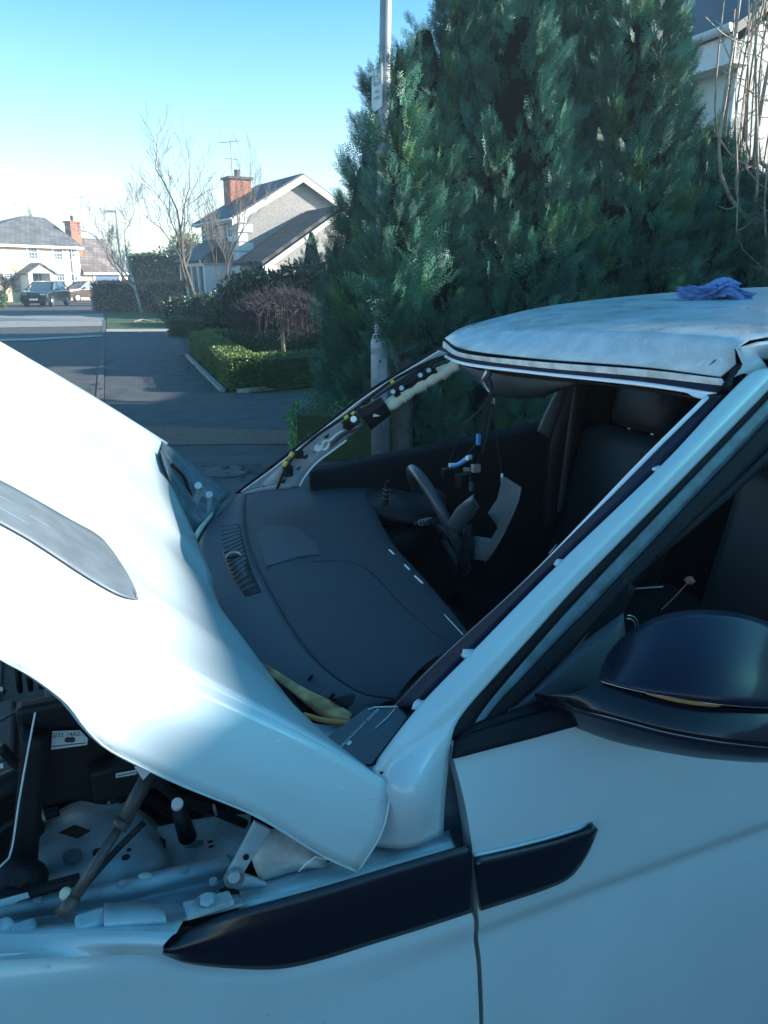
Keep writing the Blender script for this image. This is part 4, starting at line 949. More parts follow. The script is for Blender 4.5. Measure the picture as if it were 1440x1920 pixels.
for r_,w_ in ((.030,.0012),(.024,.0012)):
    c=PV(1172,1183,.99); part('speaker_ring',tube([c+Z*math.sin(a)*r_+Uf*math.cos(a)*r_ for a in np.linspace(-1.2,1.5,14)],w_,5),'metal',door)
# ---- windscreen aperture: dark urethane channel + pale flange edge (near side)
wl=[(742,1327),(830,1236),(1000,1079),(1200,871),(1327,745)]
pin=[(700,1437),(785,1325),(895,1212),(1055,1050),(1235,878),(1355,745)]
wlp=TWs(wl,-.004); pp=[gh(x,y,-.006) for x,y in pin]
part('screen_channel',loft([wlp,[TW(700,1437) if 0 else pp[1],pp[2],pp[3],pp[4],pp[5]]],60,6,True),'urethane',smooth=True,solid=.006)
part('screen_flange',loft([TWs([(742,1325),(830,1234),(1000,1076),(1200,867),(1326,742)],.010),TWs([(747,1328),(835,1238),(1005,1080),(1205,872),(1330,747)],.010)],50,3,True),'flange',smooth=True,solid=.003)
for (a_,c_) in (((700,1432),(782,1350)),((800,1318),(876,1240)),((905,1215),(1045,1080)),((1085,1035),(1210,915)),((1250,868),(1330,785))):
    A_=gh(*a_,-.001); B_=gh(*c_,-.001); d=(B_-A_).normalized(); sN=d.cross(Nf).normalized()*.011
    A_=A_-sN*-1.0; B_=B_-sN*-1.0
    part('urethane_bead',loft([[A_-sN*.9,B_-sN*.9],[A_+Nf*.010,B_+Nf*.010],[A_+sN*.9,B_+sN*.9]],10,5),'urethane',smooth=True,solid=.004)
for x,y in [(1030,1038),(868,1232)]:
    p=TW(x,y,.004); part('glass_splinter',tube([p,p+Uf*.015+Z*.016],[.0018,.0006],4),'metal')
# glass remnant with etched number
gr=[(617,1386),(690,1331),(745,1328),(785,1326),(700,1437),(684,1437)]
gv=TWs(gr,.004); rem=part('glass_remnant',poly(gv),'frit',solid=.006,off=-1)
part('remnant_edge',tube(TWs([(690,1331),(702,1326),(742,1325)],.012),.0012,5),'flange',rem)
part('remnant_edge',tube(TWs([(703,1366),(724,1348),(741,1329)],.012),.0010,5),'flange',rem)
pa=TW(650,1390,.0115); pb=TW(699,1341,.0115); xd=(pb-pa); wn=Vector((-.597*UX,-.597*UY,1)).normalized(); yd=wn.cross(xd)
text_mesh('etched_number','SALVA2AN2FH 025256',.0088,(pa+pb)/2+wn*.0006,xd,yd,M['etch'],rem)
part('etched_logo',disc(TW(655,1393,.0118),wn,.0045,.0004,14),'etch',rem)
# ---- bonnet
ue=[(735,1470,.82),(690,1437,.88),(640,1402,.97),(580,1353,1.1),(525,1288,1.26),(475,1222,1.42),(425,1158,1.62),(400,1105,1.74),(397,1078,1.8),(355,980,2.15),(318,900,2.38),(302,860,2.5),(304,838,2.57),(316,831,2.62)]
edge=[PV(*q) for q in ue]
LB=1.12
def shoulder(t):  # near shoulder pixel line extended in 3d
    a=PV(735,1470,.82); c=PV(340,1262,.87); d=PV(0,1062,.90); 
    return None
nA=PV(735,1470,.82); nB=PV(340,1262,.86); nC=PV(0,1070,.89)
nd=(nC-nB).normalized()
near=catmull([nA,PV(560,1372,.84),nB,PV(160,1165,.88),nC,nC+nd*.3,nC+nd*.62-Z*.03,nC+nd*.9-Z*.1],48)
fA=PV(316,831,2.62); fB=PV(0,640,2.65); fd=(fB-fA).normalized()
far=catmull([fA,PV(160,733,2.64),fB,fB+fd*.2,fB+fd*.45-Z*.03,fB+fd*.72-Z*.1],48)
ne=48; ed_=catmull(edge,ne)
# parametrise by v so cross sections stay aligned
sv=[ (toC(p)[1]-toC(ed_[0])[1])/(toC(ed_[-1])[1]-toC(ed_[0])[1]) for p in ed_]
eoff=[ed_[j]-(ed_[0].lerp(ed_[-1],sv[j])) for j in range(ne)]
hn=Vector((UX*.62,UY*.62,.78)).normalized()
rows=[]
for i in range(48):
    t=i/47; k=math.exp(-t*5.0)
    r=[]
    for j in range(ne):
        s=sv[j]; base=near[i].lerp(far[i],s); crown=.022*(1-(2*s-1)**2)*(1-k)
        pl_=.010*math.exp(-((s-.13)/.035)**2)*(1-k)
        r.append(base+eoff[j]*k+hn*(crown+pl_))
    rows.append(r)
HROWS=rows
bonnet=part('bonnet',grid(rows),'paint',smooth=True,solid=.006)
# bvh for tracing onto the bonnet
from mathutils.bvhtree import BVHTree
hv,hf=grid(rows); BV=BVHTree.FromPolygons([Vector(v) for v in hv],hf)
def TB(x,y,o=0):
    d=ray(x,y).normalized(); h=BV.ray_cast(Vector((0,0,H)),d)
    p=h[0] if h[0] is not None else PV(x,y,1.1); return p-d*o
# side flank of the bonnet (clamshell lip)
lip=[PV(670,1635,.805),PV(600,1602,.80),PV(480,1530,.80),PV(340,1472,.80),PV(215,1412,.80),PV(165,1370,.80),PV(125,1318,.805),PV(60,1268,.81),PV(0,1235,.815),PV(-120,1160,.82),PV(-320,1050,.83)]
nr=[p for p in near[:40]]
def side(n=44):
    L=catmull(lip,n); T=catmull([nA,PV(560,1372,.84),nB,PV(160,1165,.88),nC,nC+nd*.12,nC+nd*.3],n)
    M1=[T[i]*.5+L[i]*.5+Nf*.010 for i in range(n)]; M1[0]=PV(716,1560,.80)
    return loft([T,M1,L],n,9,True)
part('bonnet_side',side(),'paint',bonnet,smooth=True,solid=.005)
Li=catmull(lip,44); part('bonnet_hem',loft([Li,[p+Vf*.03+Uf*.01+Z*.012 for p in Li]],44,3),'baypaint',bonnet,smooth=True,solid=.002)
part('bonnet_hem_edge',tube(catmull([nA+Nf*.001,PV(716,1560,.80),lip[0]],16),.0016,6),'paint',bonnet,smooth=True); part('bonnet_hem_edge',tube(catmull(lip,60),.0016,6),'paint',bonnet,smooth=True)
h1=[TB(560,1372,.001),TB(640,1420,.001)]
# vent
vo=[(-120,845),(0,903),(60,935),(130,975),(180,1003),(205,1028),(232,1068),(252,1105),(257,1122)]; vi=[(-120,915),(0,982),(50,1010),(100,1042),(150,1075),(200,1105),(225,1117),(240,1122),(252,1124)]
def px2(pl,n):
    return [(p.x,p.y) for p in catmull([Vector((a,b,0)) for a,b in pl],n)]
vo2=px2(vo,40); vi2=px2(vi,40); A_=[TB(x,y,.002) for x,y in vo2]; B_=[TB(x,y,.002) for x,y in vi2]
def vrow(s_): return [TB(a[0]*(1-s_)+b[0]*s_,a[1]*(1-s_)+b[1]*s_,.003+(-.004 if .25<s_<.75 else 0)+.004) for a,b in zip(vo2,vi2)]
vent=part('bonnet_vent',grid([vrow(q/10) for q in range(11)]),'vent',bonnet,smooth=True,solid=.002)
for k in range(7):
    s_=.22+k*.07; pts=[(a[0]*(1-s_)+b[0]*s_,a[1]*(1-s_)+b[1]*s_) for a,b in zip(vo2,vi2)]; n0=4; n1=22+k
    part('louvre',tube([TB(x,y,.0065) for x,y in pts[n0:n1]],.0011,4),'louvre',vent)
part('vent_rim',tube(catmull(A_[::3]+B_[::-1][::3],80),.0020,6),'vent',vent,smooth=True)
# bonnet underside frame
part('bonnet_inner_frame',grid([[p-hn*.035+Vf*0 for p in r[2:-2:3]] for r in rows[2::3]]),'baypaint',bonnet,smooth=True,solid=.004)
# ---- roof
RN=[(1.265,1.144,1.506)]
fe=[PV(x,y,2.36) for x,y in [(835,636),(862,618),(900,606),(1000,581),(1100,566),(1250,551),(1440,540)]]
nearr=[PV(1352,708,1.150),PV(1385,680,1.145),PV(1440,633,1.14)]
nl=toC(nearr[-1]); fl_=toC(fe[-1])
nearr+= [C3(2.2,1.14,1.590),C3(2.8,1.15,1.59)]
fe+=[C3(max(fl_[0]+.3,3.0),2.36,fl_[2]-.01)]
print('ROOF near',[tuple(round(q,3) for q in toC(p)) for p in nearr]); print('ROOF far',[tuple(round(q,3) for q in toC(p)) for p in fe])
front=[TW(x,y,.03) for x,y in [(1352,708),(1200,690),(1000,676),(870,660),(835,640)]]
print('ROOF front',[tuple(round(q,3) for q in toC(p)) for p in front])
n=40; NN=catmull(nearr,n); FF=catmull(fe,n); FR=catmull(front,30)
sv2=[(toC(p)[1]-toC(FR[0])[1])/(toC(FR[-1])[1]-toC(FR[0])[1]) for p in FR]
eo=[FR[j]-FR[0].lerp(FR[-1],sv2[j]) for j in range(30)]
rr=[]
for i in range(n):
    t=i/(n-1); k=math.exp(-t*7)
    rr.append([NN[i].lerp(FF[i],sv2[j])+eo[j]*k+Z*.018*(1-(2*sv2[j]-1)**2)*(1-k) for j in range(30)])
roof=part('roof_panel',grid(rr),'roofpaint',smooth=True,solid=.004)
RB=BVHTree.FromPolygons([Vector(v) for v in grid(rr)[0]],grid(rr)[1])
def TR(x,y,o=0):
    d=ray(x,y).normalized(); h=RB.ray_cast(Vector((0,0,H)),d)
    return (h[0] if h[0] is not None else PU(x,y,1.27))-d*o
# scraped rim, urethane step, flange under the front edge
r0=[TW(x,y,.030) for x,y in [(833,640),(868,662),(1000,677),(1200,692),(1354,710)]]
r1=[TW(x,y,.012) for x,y in [(832,652),(868,670),(1000,688),(1200,706),(1362,724)]]
part('roof_front_rim',loft([r0,r1],50,5,True),'warmgrey',roof,smooth=True,solid=.004)
r2=[TW(x,y,.004) for x,y in [(822,655),(866,678),(1000,696),(1200,716),(1345,738)]]
part('roof_bond_line',loft([r1,r2],50,4,True),'urethane',roof,smooth=True,solid=.004)
r3=[TW(x,y,.001) for x,y in [(820,661),(866,684),(1000,702),(1200,724),(1320,742)]]
part('roof_flange',loft([r2,r3],50,3,True),'flange',roof,smooth=True,solid=.003)
# lug with a hole
lg=[(1268,730),(1300,735),(1326,741),(1327,746),(1316,748),(1300,744),(1290,738)]
part('flange_lug',poly(TWs(lg,.002)),'flange',roof,solid=.003)
part('lug_hole',disc(TW(1314,741,.004),wn,.004,.001,12),'black',roof)
part('flange_tongue',tube(TWs([(883,676),(893,672),(887,686)],.004)+[],[.003,.002,.003],5),'flange',roof)
part('headliner_tape',box(TW(890,684,-.004),.02,.012,.004,-TH),'cream',roof)
# crack marks / lifted paint at front rim
for pts in ([(1198,684),(1260,690),(1318,693)],[(1176,682),(1186,688),(1196,684)],[(1185,692),(1200,690)],[(890,641),(900,645)],[(930,649),(940,654)]):
    part('paint_crack',tube([TR(x,y,.0015) for x,y in pts],[.0018]*len(pts),5),'black',roof)
# roof ditch joint and side rail
part('roof_ditch',tube(catmull([TR(1322,694,.001),TR(1345,672,.001),TR(1378,655,.001)],12),.0012,5),'black',roof)
part('roof_corner_seam',loft([[PV(1352,724,1.12),PV(1364,708,1.135),PV(1390,684,1.14),PV(1440,637,1.14)],[PV(1366,735,1.12),PV(1374,712,1.125),PV(1396,684,1.13),PV(1440,641,1.13)]],16,3),'rubber',roof,smooth=True,solid=.006)
cs=[PV(1360,716,1.135),PV(1390,686,1.135),PV(1442,640,1.132),C3(2.4,1.125,1.575)]
ct_=[gh(1404,702),gh(1440,690),gh(1475,670),C3(2.4,1.11,1.50)]
part('roof_side_rail',loft([cs,[a*.5+b*.5+Nf*.012+Z*.01 for a,b in zip(cs,ct_)],ct_],24,8,True),'paint',smooth=True,solid=.004)
# headliner under the roof (dark), visor hump
hl=[[p-Z*.030-Vf*0 for p in r] for r in rr]
for i,r in enumerate(hl): 
    for j in range(len(r)): r[j]=r[j]+Uf*.02
part('headliner',grid(hl[::3]),'cabin',roof,smooth=True)
vz=[PU(x,y,1.30) for x,y in [(882,672),(960,690),(1080,702),(1180,712)]]; vz2=[PU(x,y,1.42) for x,y in [(885,684),(905,722),(985,742),(1050,716)]]
v3=[PU(x,y,1.36) for x,y in [(868,672),(960,690),(1060,702),(1130,712)]]; v4=[PU(x,y,1.40) for x,y in [(900,705),(925,735),(1000,741),(1075,716)]]
part('overhead_console',loft([v3,[ (a*.5+b*.5)-Uf*.03 for a,b in zip(v3,v4)],v4],20,8),'dash2',roof,smooth=True,solid=.01)
hz=[PU(x,y,1.31) for x,y in [(835,668),(900,688),(1000,704),(1200,727),(1330,748)]]; hz2=[PU(x,y,1.38) for x,y in [(862,684),(900,698),(1000,712),(1200,728),(1310,752)]]
part('header_trim',loft([hz,hz2],20,3),'black',roof,smooth=True,solid=.004)
# ---- far A pillar, stripped
pf=lambda x,y,o=0: trace(x,y,lambda u,v,z: v-(2.30-(z-1.05)*.25-o),.8)
PF=lambda pts,o=0:[pf(x,y,o) for x,y in pts]
ft=PF([(446,924),(505,882),(560,838),(629,784),(700,731),(823,656)]); fb=PF([(482,916),(535,868),(585,826),(645,785),(712,733),(838,662)])
fp=part('far_pillar',loft([ft,fb],40,4),'greymetal',smooth=True,solid=.008)
part('pillar_edge_strip',loft([PF([(440,924),(503,876),(560,832),(629,778),(700,725),(822,651)],.01),PF([(450,924),(508,879),(563,836),(632,782),(703,729),(826,655)],.01)],40,3),'rubber',fp,smooth=True,solid=.005)
part('pillar_flange',tube(catmull(PF([(452,922),(508,881),(563,838),(632,784),(703,731),(824,657)],.014),40),.0028,6),'flange',fp,smooth=True)
low_t=PF([(484,912),(530,868),(566,838),(600,810),(640,783),(668,768)],.004); low_b=PF([(560,914),(566,898),(590,870),(620,845),(652,820),(682,797)],.004)
part('pillar_inner_panel',loft([low_t,low_b],30,5),'greymetal',fp,smooth=True,solid=.006)
part('pillar_inner_edge',tube(catmull(PF([(562,912),(572,893),(594,867),(622,846),(650,825)],.010),20),.0035,6),'flange',fp,smooth=True)
part('pillar_wing_foot',loft([PF([(450,924),(486,914),(545,905)],.01),PF([(470,926),(500,920),(548,916)],.01)],12,3),'greymetal',fp,smooth=True,solid=.004)
for x,y,r_ in [(611,816,.010),(571,854,.011),(559,876,.008),(588,846,.005),(530,900,.010),(490,913,.009)]:
    part('panel_hole',disc(pf(x,y,.008),(Nf-Uf*.3+Z*.2),r_,.002,14),'black',fp)
for pts in ([(590,842),(596,834),(602,838),(597,846)],):
    part('latch_plate',tube(PF(pts+[pts[0]],.012),.004,6),'white',fp)
part('latch_plate',tube(catmull(PF([(603,842),(606,830),(613,826),(617,832),(611,842),(604,843)],.012),18),.0038,6),'white',fp)
part('latch_plate',box(pf(596,840,.012),.020,.006,.018,.4),'white',fp)
part('safety_label',poly(PF([(616,829),(637,813),(642,817),(621,833)],.012)),'redlamp',fp,solid=.001)
part('clip_arm',loft([PF([(612,828),(640,805),(678,796)],.010),PF([(622,838),(646,816),(680,802)],.010)],10,3),'metal',fp,smooth=True,solid=.003)
part('module_box',loft([PF([(668,770),(712,744)],.014),PF([(690,800),(728,770)],.014)],6,4,bulge=.01,bdir=tuple(Nf)),'black',fp,solid=.02,bevel=.002)
part('module_box',loft([PF([(640,792),(662,776)],.014),PF([(650,806),(674,788)],.014)],6,4),'black',fp,solid=.016,bevel=.002)
part('pillar_bolt',disc(pf(664,787,.024),Nf-Uf*.4+Z*.3,.018,.010,18),'black',fp); part('pillar_bolt_head',disc(pf(663,786,.034),Nf-Uf*.4+Z*.3,.010,.006,14),'white',fp)
part('pillar_bolt',disc(pf(648,800,.02),Nf-Uf*.4+Z*.3,.009,.006,12),'black',fp)
# rolled curtain airbag
ab=catmull(PF([(708,771),(735,757),(770,733),(810,710),(846,690),(856,684)],.02),24)
part('curtain_airbag',tube(ab,[.020+.0025*math.sin(i*1.7) for i in range(24)],12),'cream',fp,smooth=True)
part('airbag_tip',box(pf(706,770,.03),.035,.02,.035,.5),'white',fp,bevel=.003)
for x,y in [(752,744),(790,722),(826,701)]: part('airbag_tie',disc(pf(x,y,.02)-Uf*.0-Z*.0,(UX,UY,.6),.0235,.006,14),'cream',fp)
part('airbag_bracket',loft([PF([(732,730),(770,708),(812,688)],.02),PF([(740,744),(778,720),(820,697)],.02)],10,3),'black',fp,smooth=True,solid=.01)
for x,y in [(736,735),(752,728),(787,704),(803,695)]: part('bracket_bolt',disc(pf(x,y,.034),Nf+Z*.3,.008,.006,12),'metal',fp)
cab=catmull(PF([(520,916),(535,880),(556,850),(600,812),(650,779),(700,740),(738,712),(800,680),(832,668)],.022),50)
part('pillar_cable',tube(cab,.0045,6),'black',fp,smooth=True)
part('pillar_cable',tube(catmull(PF([(700,748),(740,722),(790,690),(835,672)],.03),20),.004,6),'black',fp,smooth=True)
for x,y,dx,dy in [(535,869,5,-9),(547,852,5,-7),(649,782,7,-5),(661,774,6,-5),(735,716,6,-4)]:
    part('cable_tape',tube(PF([(x-dx*.5,y-dy*.5),(x+dx*.5,y+dy*.5)],.022),.0075,8),'yellow',fp)
part('cable_plug',box(pf(540,883,.02),.028,.02,.035,.5),'black',fp,bevel=.003)
part('cable_plug',box(pf(560,852,.02),.028,.02,.025,.5),'black',fp,bevel=.003)
# ---- far door, window frame and B pillar
dt=[PV(x,y,2.44) for x,y in [(580,893),(640,882),(700,869),(760,857),(850,836),(950,815),(1035,795)]]
db=[PV(x,y,2.40) for x,y in [(580,915),(640,905),(700,892),(760,882),(850,862),(950,842),(1045,820)]]
fdr=part('far_door',loft([dt,db,[p-Z*.55-Vf*.01 for p in db]],30,12),'cabin',smooth=True,solid=.03)
part('far_belt_trim',loft([[p+Z*.004 for p in dt],[p*.5+q*.5-Vf*.015 for p,q in zip(dt,db)]],30,3),'teal',fdr,smooth=True,solid=.008)
bp_=[PV(x,y,2.36) for x,y in [(1060,716),(1037,755),(1012,810)]]; bq=[PV(x,y,2.36) for x,y in [(1075,722),(1060,765),(1036,825)]]
part('far_b_pillar',loft([bp_,bq],12,3),'dash2',smooth=True,solid=.02)
bq2=[PV(x,y,2.34) for x,y in [(1110,725),(1100,780),(1080,900),(1080,1000)]]; bq1=[PV(x,y,2.34) for x,y in [(1073,720),(1058,765),(1034,840),(1020,1000)]]
part('far_b_pillar',loft([bq1,bq2],14,4),'black',smooth=True,solid=.03)
part('belt_webbing',loft([[PV(1078,722,2.28),PV(1066,800,2.28),PV(1045,960,2.26)],[PV(1086,722,2.28),PV(1076,800,2.28),PV(1056,960,2.26)]],12,3),'teal',smooth=True,solid=.003)
# cabin shell: floor, rear, far rear side, firewall
def shell(nm,pts,m='cabin',th=.02): return part(nm,poly([C3(*q) for q in pts]),m,solid=th)
shell('cabin_floor',[(.35,.9,.35),(3.1,.9,.35),(3.1,2.6,.35),(.35,2.6,.35)])
shell('rear_bulkhead',[(3.1,.9,.35),(3.1,2.6,.35),(3.1,2.35,1.56),(3.1,1.14,1.56)])
shell('far_rear_side',[(1.75,2.5,.35),(3.1,2.5,.35),(3.1,2.36,1.56),(1.85,2.36,1.56),(1.72,2.42,1.05)])
shell('privacy_glass',[(1.9,1.06,1.1),(3.0,1.06,1.1),(3.0,1.15,1.5),(1.95,1.15,1.5)],'gloss',.006)
shell('firewall',[(.36,.92,.35),(.36,2.55,.35),(.40,2.55,.95),(.40,.92,.92)],'black')
shell('centre_console',[(.9,1.6,.62),(1.9,1.6,.70),(1.9,1.88,.70),(.9,1.88,.62)],'black',.25)
# ---- dashboard
dz_=lambda p: PZ(p[0],p[1],1.0)
df=[(432,925),(396,962),(372,1000),(372,1050),(392,1100),(430,1170),(480,1225),(530,1262),(585,1292),(640,1318),(665,1326)]
dsm=[(462,916),(458,960),(470,1030),(520,1130),(570,1210),(620,1262),(680,1300),(740,1310)]
dr=[(566,912),(640,889),(700,886),(712,915),(696,950),(730,1020),(790,1090),(868,1190),(850,1230)]
DF=catmull([dz_(p)-Z*.028 for p in df],40); DS=catmull([dz_(p) for p in dsm],40); DR=catmull([dz_(p)+Z*.012 for p in dr],40)
dash=part('dashboard',loft([DF,[a.lerp(b,.75)+Z*.004 for a,b in zip(DF,DS)],DS],40,8),'dash2',smooth=True,solid=.004)
def topsurf():
    rows=[]
    for i in range(14):
        s=i/13; rows.append([a.lerp(b,s)+Z*(.020*math.sin(math.pi*min(1,s*1.0))-.003*(s==0)) for a,b in zip(DS,DR)])
    for dzz,du_ in ((-.012,.012),(-.05,.02),(-.12,.0),(-.3,-.04)): rows.append([p+Z*dzz+Uf*du_ for p in DR])
    return rows
TS=topsurf(); part('dash_top',grid(TS),'dash',dash,smooth=True)
DB=BVHTree.FromPolygons([Vector(v) for v in grid(TS)[0]],grid(TS)[1]); dl=loft([DF,[a.lerp(b,.75)+Z*.004 for a,b in zip(DF,DS)],DS],40,8); DB2=BVHTree.FromPolygons([Vector(v) for v in dl[0]],dl[1])
def TD(x,y,o=0.002):
    d=ray(x,y).normalized(); h=DB.ray_cast(Vector((0,0,H)),d); h2=DB2.ray_cast(Vector((0,0,H)),d)
    c=[q for q in (h,h2) if q[0] is not None]
    return (min(c,key=lambda q:q[3])[0] if c else PZ(x,y,1.0))-d*o
part('dash_seam',tube(catmull([TD(*p,.001) for p in dsm],60),.0016,5),'black',dash)
vl=loft([[TD(*p,.002) for p in [(411,985),(418,1040),(436,1085),(460,1118)]],[TD(*p,.002) for p in [(449,981),(457,1020),(470,1062),(490,1110)]]],24,3)
dv=part('demister_vent',vl,'black',dash,smooth=True,solid=.002)
for k in range(17):
    s=k/16; a=TD(413+ (k*2.9),988+k*7.8,.004); 
    xa=np.interp(s,[0,.4,.75,1],[411,418,436,460]); ya=np.interp(s,[0,.4,.75,1],[987,1040,1085,1116]); xb=np.interp(s,[0,.4,.75,1],[449,457,470,489]); yb=np.interp(s,[0,.4,.75,1],[983,1020,1062,1108])
    part('vent_fin',tube([TD(xa+2,ya,.004),TD(xb-2,yb,.004)],.0016,4),'dash2',dv)
part('light_sensor',tube(catmull([TD(424,1046,.006),TD(430,1038,.009),TD(445,1036,.009),TD(452,1041,.006)],10),.003,6),'metal',dash,smooth=True)
part('sensor_dome',ellip(TD(440,1043,.002),.016,.014,.006,12,8),'black',dash,smooth=True)
sp=[(480,1000),(505,985),(560,990),(590,1018),(602,1040),(560,1045),(500,1063)]
spp=part('speaker_grille',poly([TD(*p,.003) for p in sp]),'dash2',dash,solid=.002)
part('dash_seam',tube(catmull([TD(500,1066,.001),TD(600,1052,.001),TD(680,1062,.001),TD(760,1140,.001),TD(830,1200,.001)],40),.0009,4),'black',dash)
for a_,b__ in (((730,1031),(739,1039)),((759,1059),(768,1068)),((778,1080),(793,1094))):
    part('screen_clip',tube([TD(*a_,.006),TD(*b__,.006)],.0022,5),'white',dash)
part('edge_thread',tube([TD(833,1152,.004),TD(868,1190,.004)],.0010,4),'white',dash)
for x,y in [(578,1275),(618,1310),(585,1278)][:2]: part('cowl_clip',tube([TD(x,y,.002),TD(x+8,y-9,.012)],.003,5),'black',dash)
mound=[PZ(x,y,.99) for x,y in [(640,1325),(690,1292),(740,1280),(790,1290),(760,1322),(700,1332)]]
part('wiper_motor_cover',loft([[PZ(x,y,.985) for x,y in [(622,1316),(690,1293),(745,1283),(800,1262)]],[PZ(x,y,.975) for x,y in [(640,1334),(690,1332),(742,1326),(800,1280)]]],14,5,bulge=.012,bdir=(0,0,1)),'black',dash,smooth=True,solid=.006)
# scuttle: foam and amber strip
fa=[PZ(x,y,.975) for x,y in [(470,1225),(520,1264),(570,1297),(620,1322),(660,1345)]]; fb_=[PZ(x,y,.97) for x,y in [(480,1236),(530,1284),(575,1322),(610,1346),(655,1356)]]
sc=part('scuttle_foam',loft([fa,fb_],26,6,bulge=.001,bdir=(0,0,1)),'foamyellow',smooth=True,solid=.01)
part('amber_strip',tube(catmull([PZ(570,1340,.985),PZ(605,1350,.985),PZ(655,1356,.985)],12),.0045,8),'foamyellow2',sc,smooth=True)
part('scuttle_panel',loft([[PZ(x,y,.950) for x,y in [(560,1355),(620,1362),(700,1355)]],[PZ(x,y,.93) for x,y in [(560,1440),(650,1450),(720,1455)]]],12,4),'baypaint',smooth=True,solid=.004)
# ---- steering wheel, column, stalks, binnacle
sw=part('steering_wheel',([],[]),'seat') if 0 else None
scn=C3(1.14,2.13,.95); ax=(Uf*.88+Z*.42-Vf*.18).normalized(); e1_=ax.cross(Z).normalized(); e2_=ax.cross(e1_).normalized()
ring=[scn+e1_*math.cos(a)*.185+e2_*math.sin(a)*.185 for a in np.linspace(0,2*math.pi,49)]
sw=part('steering_wheel',tube(ring,.0175,12,cap=False),'wheel',smooth=True)
hub=ellip((0,0,0),.075,.065,.035,18,10); Rm=Matrix((e1_,e2_,ax)).transposed()
part('airbag_hub',([scn-ax*.02+Rm@Vector(v) for v in hub[0]],hub[1]),'black',sw,smooth=True)
for a in (0.0,math.pi,math.pi/2): 
    d=e1_*math.cos(a)+e2_*math.sin(a); part('spoke',loft([[scn+d*.06-ax.cross(d)*.02-ax*.015,scn+d*.18-ax.cross(d)*.014],[scn+d*.06+ax.cross(d)*.02-ax*.015,scn+d*.18+ax.cross(d)*.014]],5,3),'dash2',sw,solid=.01,smooth=True)
part('steering_column',tube([scn-ax*.03,scn-ax*.25],[.05,.06],14),'black',sw,smooth=True)
cl=[(846,975),(868,945),(890,925),(893,935),(878,960),(860,990)]
part('column_shroud',loft([[PU(x,y,1.02) for x,y in [(846,975),(866,945),(890,925)]],[PU(x,y,1.05) for x,y in [(860,992),(880,965),(893,940)]]],10,4,bulge=.01,bdir=(-.6,-.6,.3)),'covergrey',smooth=True,solid=.02)
bin_=part('instrument_binnacle',ellip(PZ(742,950,.985),.13,.17,.045,20,12,rot=.5,noise=.1,seed=2),'black',smooth=True)
part('column_cowl',ellip(PZ(800,940,.97),.07,.09,.05,16,10,rot=.5),'black',smooth=True)
for x,y,dx,dy in [(725,916,-2,24),(790,980,18,-4)]:
    p=PU(x,y,.93 if x<750 else .98); q=PU(x+dx,y+dy,.93 if x<750 else .98)
    stk=part('stalk',tube([p-(q-p)*.6,q+(q-p)*.3],[.008,.010],10),'black')
    for k in range(3): part('stalk_ring',tube([p.lerp(q,k*.35),p.lerp(q,k*.35+.04)],.0105,12),'metal',stk)
# ---- hanging loom, connectors and mirror cover
hg=PU(912,690,1.30)
lo=part('hanging_loom',tube(catmull([PU(908,684,1.28),PU(915,695,1.28),PU(906,712,1.27),PU(918,735,1.26)],12),[.008,.009,.009,.008,.007,.006,.006,.005,.005,.005,.005,.004],8),'metal',smooth=True)
part('foam_sleeve',tube(catmull([PU(912,686,1.27),PU(918,700,1.27),PU(904,718,1.27)],8),.009,8),'dash2',lo,smooth=True)
rnd=random.Random(5)
for (x,y,u_) in [(894,820,1.22),(892,876,1.2),(868,868,1.2),(838,874,1.18),(880,905,1.18),(941,895,1.2),(905,850,1.2),(860,800,1.25),(930,780,1.25)]:
    a=PU(922,735,1.26); e=PU(x,y,u_); part('wire',tube(catmull([PU(916,705,1.27),a,a.lerp(e,.5)+Vf*rnd.gauss(0,.02)-Uf*rnd.gauss(0,.01),e],14),.0016,5),'black',lo)
def conn(x,y,u_,sx,sy,sz,m,r_=.3,nm='connector'): return part(nm,box(PU(x,y,u_),sx,sy,sz,r_),m,lo,bevel=.002)
conn(897,824,1.21,.012,.012,.034,'blue'); conn(848,872,1.18,.022,.012,.012,'white',.2); 
part('connector_bracket',loft([[PU(x,y,1.18) for x,y in [(846,870),(862,866),(878,854)]],[PU(x,y,1.18) for x,y in [(850,878),(866,872),(884,860)]]],8,3),'blue',lo,smooth=True,solid=.006)
conn(879,858,1.18,.022,.012,.014,'white',.9); conn(892,878,1.19,.026,.018,.024,'metal',.4); conn(875,880,1.19,.02,.01,.012,'metal',.1); conn(843,886,1.18,.05,.03,.03,'black',.4); conn(925,752,1.26,.008,.008,.018,'white',.2)
conn(868,900,1.18,.05,.03,.04,'black',.7); conn(884,912,1.18,.012,.012,.03,'dash2',.7)
mc=[(944,895),(960,903),(977,914),(974,930),(968,945),(948,995),(925,1036),(916,1050),(908,1054),(890,1050),(871,1046),(879,1022),(887,1004),(905,1007),(921,1011),(928,1000),(922,992),(926,988),(934,990),(936,985),(920,968),(914,962),(924,948),(932,936),(938,912)]
top_=[(944,895),(938,912),(932,936),(914,962),(934,988),(921,1010),(887,1004),(871,1046)]
bot_=[(946,895),(977,914),(972,938),(960,968),(946,998),(928,1030),(914,1052),(872,1047)]
part('mirror_cover',loft([[PU(x,y,1.16) for x,y in top_],[PU(x,y,1.13) for x,y in bot_]],36,6,False,bulge=-.01,bdir=tuple(Uf)),'covergrey',lo,smooth=False,solid=.004)
part('cover_edge',tube([PU(x,y,1.128) for x,y in [(977,914),(972,938),(960,968),(946,998),(928,1030),(910,1053)]],.0022,5),'metal',lo)
part('cover_lug',tube([PU(941,888,1.16),PU(942,903,1.16)],[.003,.004],6),'white',lo)
